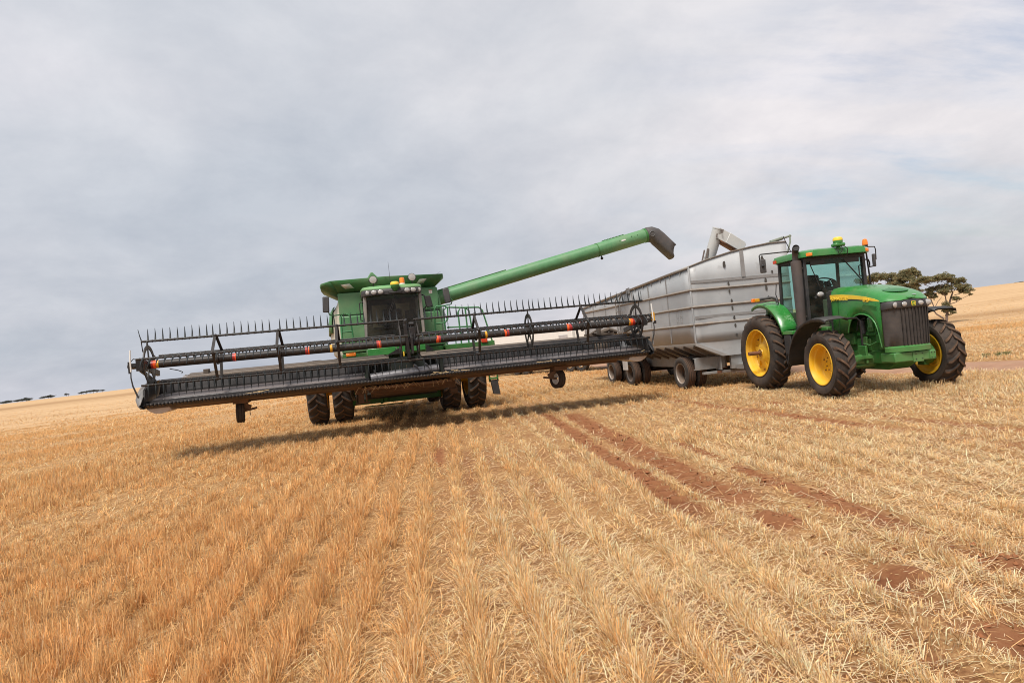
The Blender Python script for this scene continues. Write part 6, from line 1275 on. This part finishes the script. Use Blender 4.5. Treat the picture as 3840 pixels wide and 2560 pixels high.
MB().box((1.3, -1.2, 0.62), (2.7, 1.2, 0.86)).build('red_frame', REDP, K_, bevel=0.02)
MB().box((1.35, -1.23, 0.90), (2.6, -1.19, 1.05)).build('red_marker', mat('red_marker', (0.75, 0.16, 0.08), 0.5), K_)
MB().box((1.1, -1.2, 0.87), (2.9, -1.0, 0.90)).build('step', WHITE, K_)
MB().tube([(0.6, -1.15, 2.45), (2.2, -1.15, 2.85), (2.6, -1.1, 2.92)], 0.13, 10).build('rolled_tarp', mat('tarp_pink', (0.55, 0.20, 0.19), 0.8), K_)
MB().box((0.55, -1.2, 1.35), (2.6, 1.1, 2.45)).box((-0.02, -1.22, 1.35), (0.10, -1.2, 2.6)).build('front_bin', WHITE, K_, bevel=0.03)
MB().box((0.6, -1.24, 1.35), (2.3, -1.205, 1.62)).build('tan_panel', mat('tan_panel', (0.62, 0.50, 0.30), 0.7), K_)
MB().box((-0.85, -1.23, 1.35), (-0.10, -1.205, 2.1)).build('grey_panel', mat('grey_panel', (0.42, 0.40, 0.40), 0.6), K_)

# ================================================================== TREES
LEAF = {}
def leafmat(name, c):
    m = bpy.data.materials.new(name); m.use_nodes = True; t = m.node_tree; n = t.nodes; l = t.links; n.clear()
    at = n.new('ShaderNodeAttribute'); at.attribute_name = 'col'
    d = n.new('ShaderNodeBsdfPrincipled'); d.inputs['Roughness'].default_value = 0.6; d.inputs['Specular IOR Level'].default_value = 0.25; l.new(at.outputs['Color'], d.inputs['Base Color'])
    tr = n.new('ShaderNodeBsdfTranslucent'); l.new(at.outputs['Color'], tr.inputs[0]); ms = n.new('ShaderNodeMixShader'); ms.inputs[0].default_value = 0.4
    l.new(d.outputs[0], ms.inputs[1]); l.new(tr.outputs[0], ms.inputs[2]); o = n.new('ShaderNodeOutputMaterial'); l.new(ms.outputs[0], o.inputs[0]); return m
LM = leafmat('gum_leaf', None)
BARK = mat('gum_bark', (0.15, 0.105, 0.085), 0.9, var=0.35, scale=3, bump=0.3, bscale=10)
def crown(name, clumps, parent, base=(0.25, 0.215, 0.115), size=0.20):
    """clumps: (x, y, z, rx, ry, rz, leaves) in tree coordinates; leaves crowd the upper outside of each clump"""
    co = []; cols = []
    for (cx, cy, cz, rx, ry, rz, n) in clumps:
        g = RNG.normal(size=(n, 3)); g /= np.linalg.norm(g, axis=1)[:, None]; g[:, 2] = np.where(g[:, 2] < -0.25, -g[:, 2]*0.6, g[:, 2])
        rad = RNG.random(n)**0.45
        sub = np.floor(RNG.random(n)*14).astype(int); so_ = RNG.normal(size=(14, 3))*np.array([0.42, 0.42, 0.40])
        p = g*rad[:, None]*0.58 + so_[sub]*np.array([1, 1, 0.7])
        p = p*np.array([rx, ry, rz]) + np.array([cx, cy, cz])
        a = RNG.normal(size=(n, 3)); a /= np.linalg.norm(a, axis=1)[:, None]; b = np.cross(a, RNG.normal(size=(n, 3))); b /= np.linalg.norm(b, axis=1)[:, None]
        s = size*(0.6+0.8*RNG.random(n))[:, None]
        co.append(np.stack([p-a*s*0.5, p+b*s*0.20, p+a*s*0.5, p-b*s*0.20], 1).reshape(-1, 3))
        c = np.array(base)*(0.65+0.7*RNG.random(n))[:, None]*(0.8+0.5*RNG.random(14))[sub][:, None]
        k = RNG.random(n); c = np.where(k[:, None] < 0.18, c*np.array([1.7, 1.15, 0.9]), c)
        cols.append(np.repeat(np.concatenate([c, np.ones((n, 1))], 1), 4, 0))
    co = np.concatenate(co); q = np.arange(len(co)).reshape(-1, 4)
    o = np_mesh(name, co, q, [LM], {'col': ('FLOAT_COLOR', np.concatenate(cols))}, smooth=False); o.parent = parent; return o
def limb(mb, pts, r0, r1, n=7):
    k = len(pts); mb.tube(pts, [r0+(r1-r0)*i/(k-1) for i in range(k)], n)
def px_local(u, v, D, base): 
    p = at_px(u, v, D); return (p[0]-base[0], p[2]-base[2])
z7p = lambda x, y: (3240+x/5.227, 980+y/5.227)
def gum(label, root_zoom, D, limbs, blobs, base=(0.20, 0.195, 0.105), leaves=3600, size=0.15):
    u, v = z7p(*root_zoom); bx_, by_, bz_ = at_px(u, v, D); gzv = float(terrain(bx_, by_))
    t = thing('gum_tree', label, 'tree', (bx_, by_, gzv), group='gum trees behind the tractor'); B0 = (bx_, by_, gzv)
    mb = MB()
    P = lambda q, dy=0.0: (lambda a: (a[0], dy, a[1]))(px_local(*z7p(q[0], q[1]), D, B0))
    for pts, r0, r1 in limbs:
        y0 = random.uniform(-0.3, 0.3); L_ = [P(q, y0*i*0.5) for i, q in enumerate(pts)]
        if pts[0] == root_zoom: L_[0] = (L_[0][0], L_[0][1], -0.15)
        limb(mb, L_, r0, r1)
    sc = D/2560/5.227; cl = []
    for (x, y, rx, ry) in blobs:
        p = P((x, y), random.uniform(-0.6, 0.6)); cl.append((p[0], p[1], p[2], rx*sc*1.12, rx*sc*0.9, ry*sc*1.8*random.uniform(0.75, 1.2), int(leaves*rx*ry/(130*45))))
        for k in range(4):
            a = random.uniform(-1, 1)*rx*0.6
            tw = P((x+a, y+ry*random.uniform(0, 0.5)), p[1]); near = P((x+a*0.2, y+ry*1.4), p[1]*0.6); mb.tube([near, tw], [0.035, 0.012], 4)
    mb.build('trunk', BARK, t); crown('crown', cl, t, base, size); return t
# the tree in front: forked trunk, flat umbrella crown
gum('tall forked gum tree with open flat crown and bare trunk', (1600, 1125), 88,
    [([(1600, 1125), (1640, 980), (1690, 820), (1740, 680), (1775, 600), (1745, 545)], 0.17, 0.07), ([(1570, 1125), (1500, 1075), (1430, 1030), (1390, 960), (1395, 890), (1365, 800), (1330, 690)], 0.11, 0.05), ([(1395, 890), (1450, 780), (1530, 690)], 0.05, 0.02), ([(1655, 880), (1600, 800), (1570, 690), (1500, 620), (1470, 560)], 0.09, 0.04), ([(1680, 840), (1790, 800), (1880, 740), (2030, 660)], 0.06, 0.02), ([(1775, 660), (1860, 640), (1960, 600), (2040, 570)], 0.05, 0.02),
     ([(1745, 560), (1680, 500), (1600, 440), (1520, 400)], 0.05, 0.025), ([(1760, 580), (1830, 500), (1900, 430), (1950, 390)], 0.05, 0.025), ([(1480, 570), (1380, 520), (1280, 480), (1200, 440)], 0.045, 0.02), ([(1470, 570), (1500, 470), (1540, 410)], 0.04, 0.02), ([(1345, 700), (1400, 600), (1420, 540)], 0.04, 0.02)],
    [(1060, 420, 110, 50), (1180, 385, 130, 60), (1300, 365, 120, 55), (1420, 350, 120, 55), (1540, 335, 110, 50), (1620, 330, 90, 45), (1740, 295, 70, 38), (1690, 360, 100, 40), (1850, 390, 110, 55), (1950, 380, 60, 60), (1650, 500, 100, 50), (1800, 500, 70, 35), (2000, 565, 105, 50), (1900, 545, 60, 30), (1560, 590, 110, 45), (1640, 620, 50, 35), (1380, 560, 100, 50), (1310, 640, 70, 45), (1400, 690, 80, 50), (1820, 740, 60, 40), (1590, 920, 75, 70), (1680, 960, 70, 60), (2050, 650, 35, 18), (1720, 1000, 40, 25)], size=0.15)
# the three behind, crowns showing above the bonnet
gum('gum tree with tallest rounded crown above the tractor bonnet', (880, 900), 112,
    [([(880, 900), (890, 760), (880, 620), (895, 480), (900, 380)], 0.2, 0.06), ([(890, 720), (800, 560), (740, 460)], 0.09, 0.03), ([(885, 640), (1000, 520), (1090, 470), (1110, 420)], 0.08, 0.03), ([(900, 400), (970, 300)], 0.05, 0.02)],
    [(930, 205, 120, 55), (1020, 240, 90, 60), (860, 260, 130, 50), (760, 275, 80, 45), (680, 320, 70, 40), (1090, 285, 45, 40), (850, 350, 120, 50), (940, 350, 60, 50), (740, 400, 100, 60), (690, 490, 130, 60), (830, 500, 120, 60), (960, 500, 120, 60), (1050, 570, 90, 50), (900, 570, 90, 40)], leaves=3000, size=0.20)
gum('broad low gum tree crown in the middle of the clump behind the bonnet', (600, 900), 118,
    [([(600, 900), (610, 720), (590, 560), (560, 450)], 0.18, 0.05), ([(605, 700), (480, 560), (420, 420)], 0.08, 0.03), ([(600, 640), (660, 540)], 0.06, 0.03)],
    [(330, 320, 90, 50), (430, 320, 120, 55), (530, 340, 80, 55), (600, 400, 60, 50), (440, 490, 110, 45), (560, 470, 110, 55), (620, 530, 120, 45), (290, 490, 60, 40)], leaves=3000, size=0.20)
gum('gum tree crown showing between the tractor cab and the beacon post', (150, 900), 120,
    [([(150, 900), (165, 700), (180, 480), (200, 380)], 0.16, 0.05), ([(170, 560), (100, 420), (60, 380)], 0.06, 0.02), ([(180, 480), (290, 370)], 0.05, 0.02)],
    [(90, 370, 90, 55), (180, 320, 110, 60), (240, 330, 80, 50), (60, 420, 70, 40), (200, 500, 60, 35), (-60, 400, 90, 50)], leaves=3000, size=0.20)
# far bushes on the skyline
def bush(label, u0, v0, u1, v1, h, D, base=(0.040, 0.047, 0.036)):
    a = at_px(u0, v0, D); b_ = at_px(u1, v1, D); cx = (a[0]+b_[0])/2; cz = (a[2]+b_[2])/2; L_ = math.hypot(b_[0]-a[0], b_[2]-a[2]); hh = h*D/2560
    zg = float(terrain(cx, D)); zb = min(zg, cz)
    t = thing('bush', label, 'bush', (cx, D, zb), group='distant bushes on the skyline')
    n = max(3, int(L_/hh)); cl = []
    for i in range(n):
        f = (i+0.5)/n-0.5; e = 1-abs(f*2)**2.5*0.6
        cl.append((f*L_, random.uniform(-1, 1), (b_[2]-a[2])*f + cz-zb+hh*0.35*e*random.uniform(0.7, 1.1), L_/n*0.9, L_/n*0.8, hh*0.55*e, 420))
    mb = MB()
    for c in cl: limb(mb, [(c[0], c[1], -0.2), (c[0]+0.2, c[1], c[2])], 0.16, 0.06, 5)
    mb.build('stem', BARK, t); crown('crown', cl, t, base, hh*0.22)
bush('low dark bush cut off by the left edge on the skyline', 0, 1514, 46, 1509, 14, 345)
bush('longer dark bush second from the left on the far skyline', 50, 1507, 118, 1499, 14, 345)
bush('rounded dark bush standing alone on the far left skyline', 153, 1494, 198, 1489, 15, 340)
bush('long low dark bush nearest the header on the far skyline', 296, 1476, 386, 1465, 11, 340)
bush('tiny pale bush in the gap of the far skyline', 240, 1482, 256, 1480, 9, 380, (0.09, 0.10, 0.10))
bush('small grey green bush on the crest of the right hand hill', 3808, 1064, 3842, 1061, 9, 345, (0.062, 0.072, 0.050))
# green weeds along the road
for i, (u, v, lab) in enumerate(((3700, 1342, 'larger green weed clump at the edge of the dirt road'), (3747, 1344, 'middle green weed clump at the edge of the dirt road'), (3778, 1346, 'smallest green weed clump beside the dirt road'))):
    Dw = 18.6; p = at_px(u, v, Dw); zg = float(terrain(p[0], Dw)); t = thing('weed', lab, 'weed', (p[0], Dw, zg), group='weeds along the dirt road')
    n = 130-30*i; a = RNG.random(n)*2*math.pi; rr_ = 0.06*RNG.random(n)
    c_, q_, k_ = blades(p[0]+rr_*np.cos(a)*1.6, Dw+rr_*np.sin(a), 0.05+0.08*RNG.random(n), np.full(n, 0.010), np.abs(RNG.normal(0.4, 0.3, n)), a, RNG.random(n)*3, np.array([0.13, 0.17, 0.055])*(0.7+0.6*RNG.random(n))[:, None], np.full(n, zg))
    o = np_mesh('leaves', c_-np.array([p[0], Dw, zg]), q_, [STRAW], {'col': ('FLOAT_COLOR', k_)}, smooth=False); o.parent = t
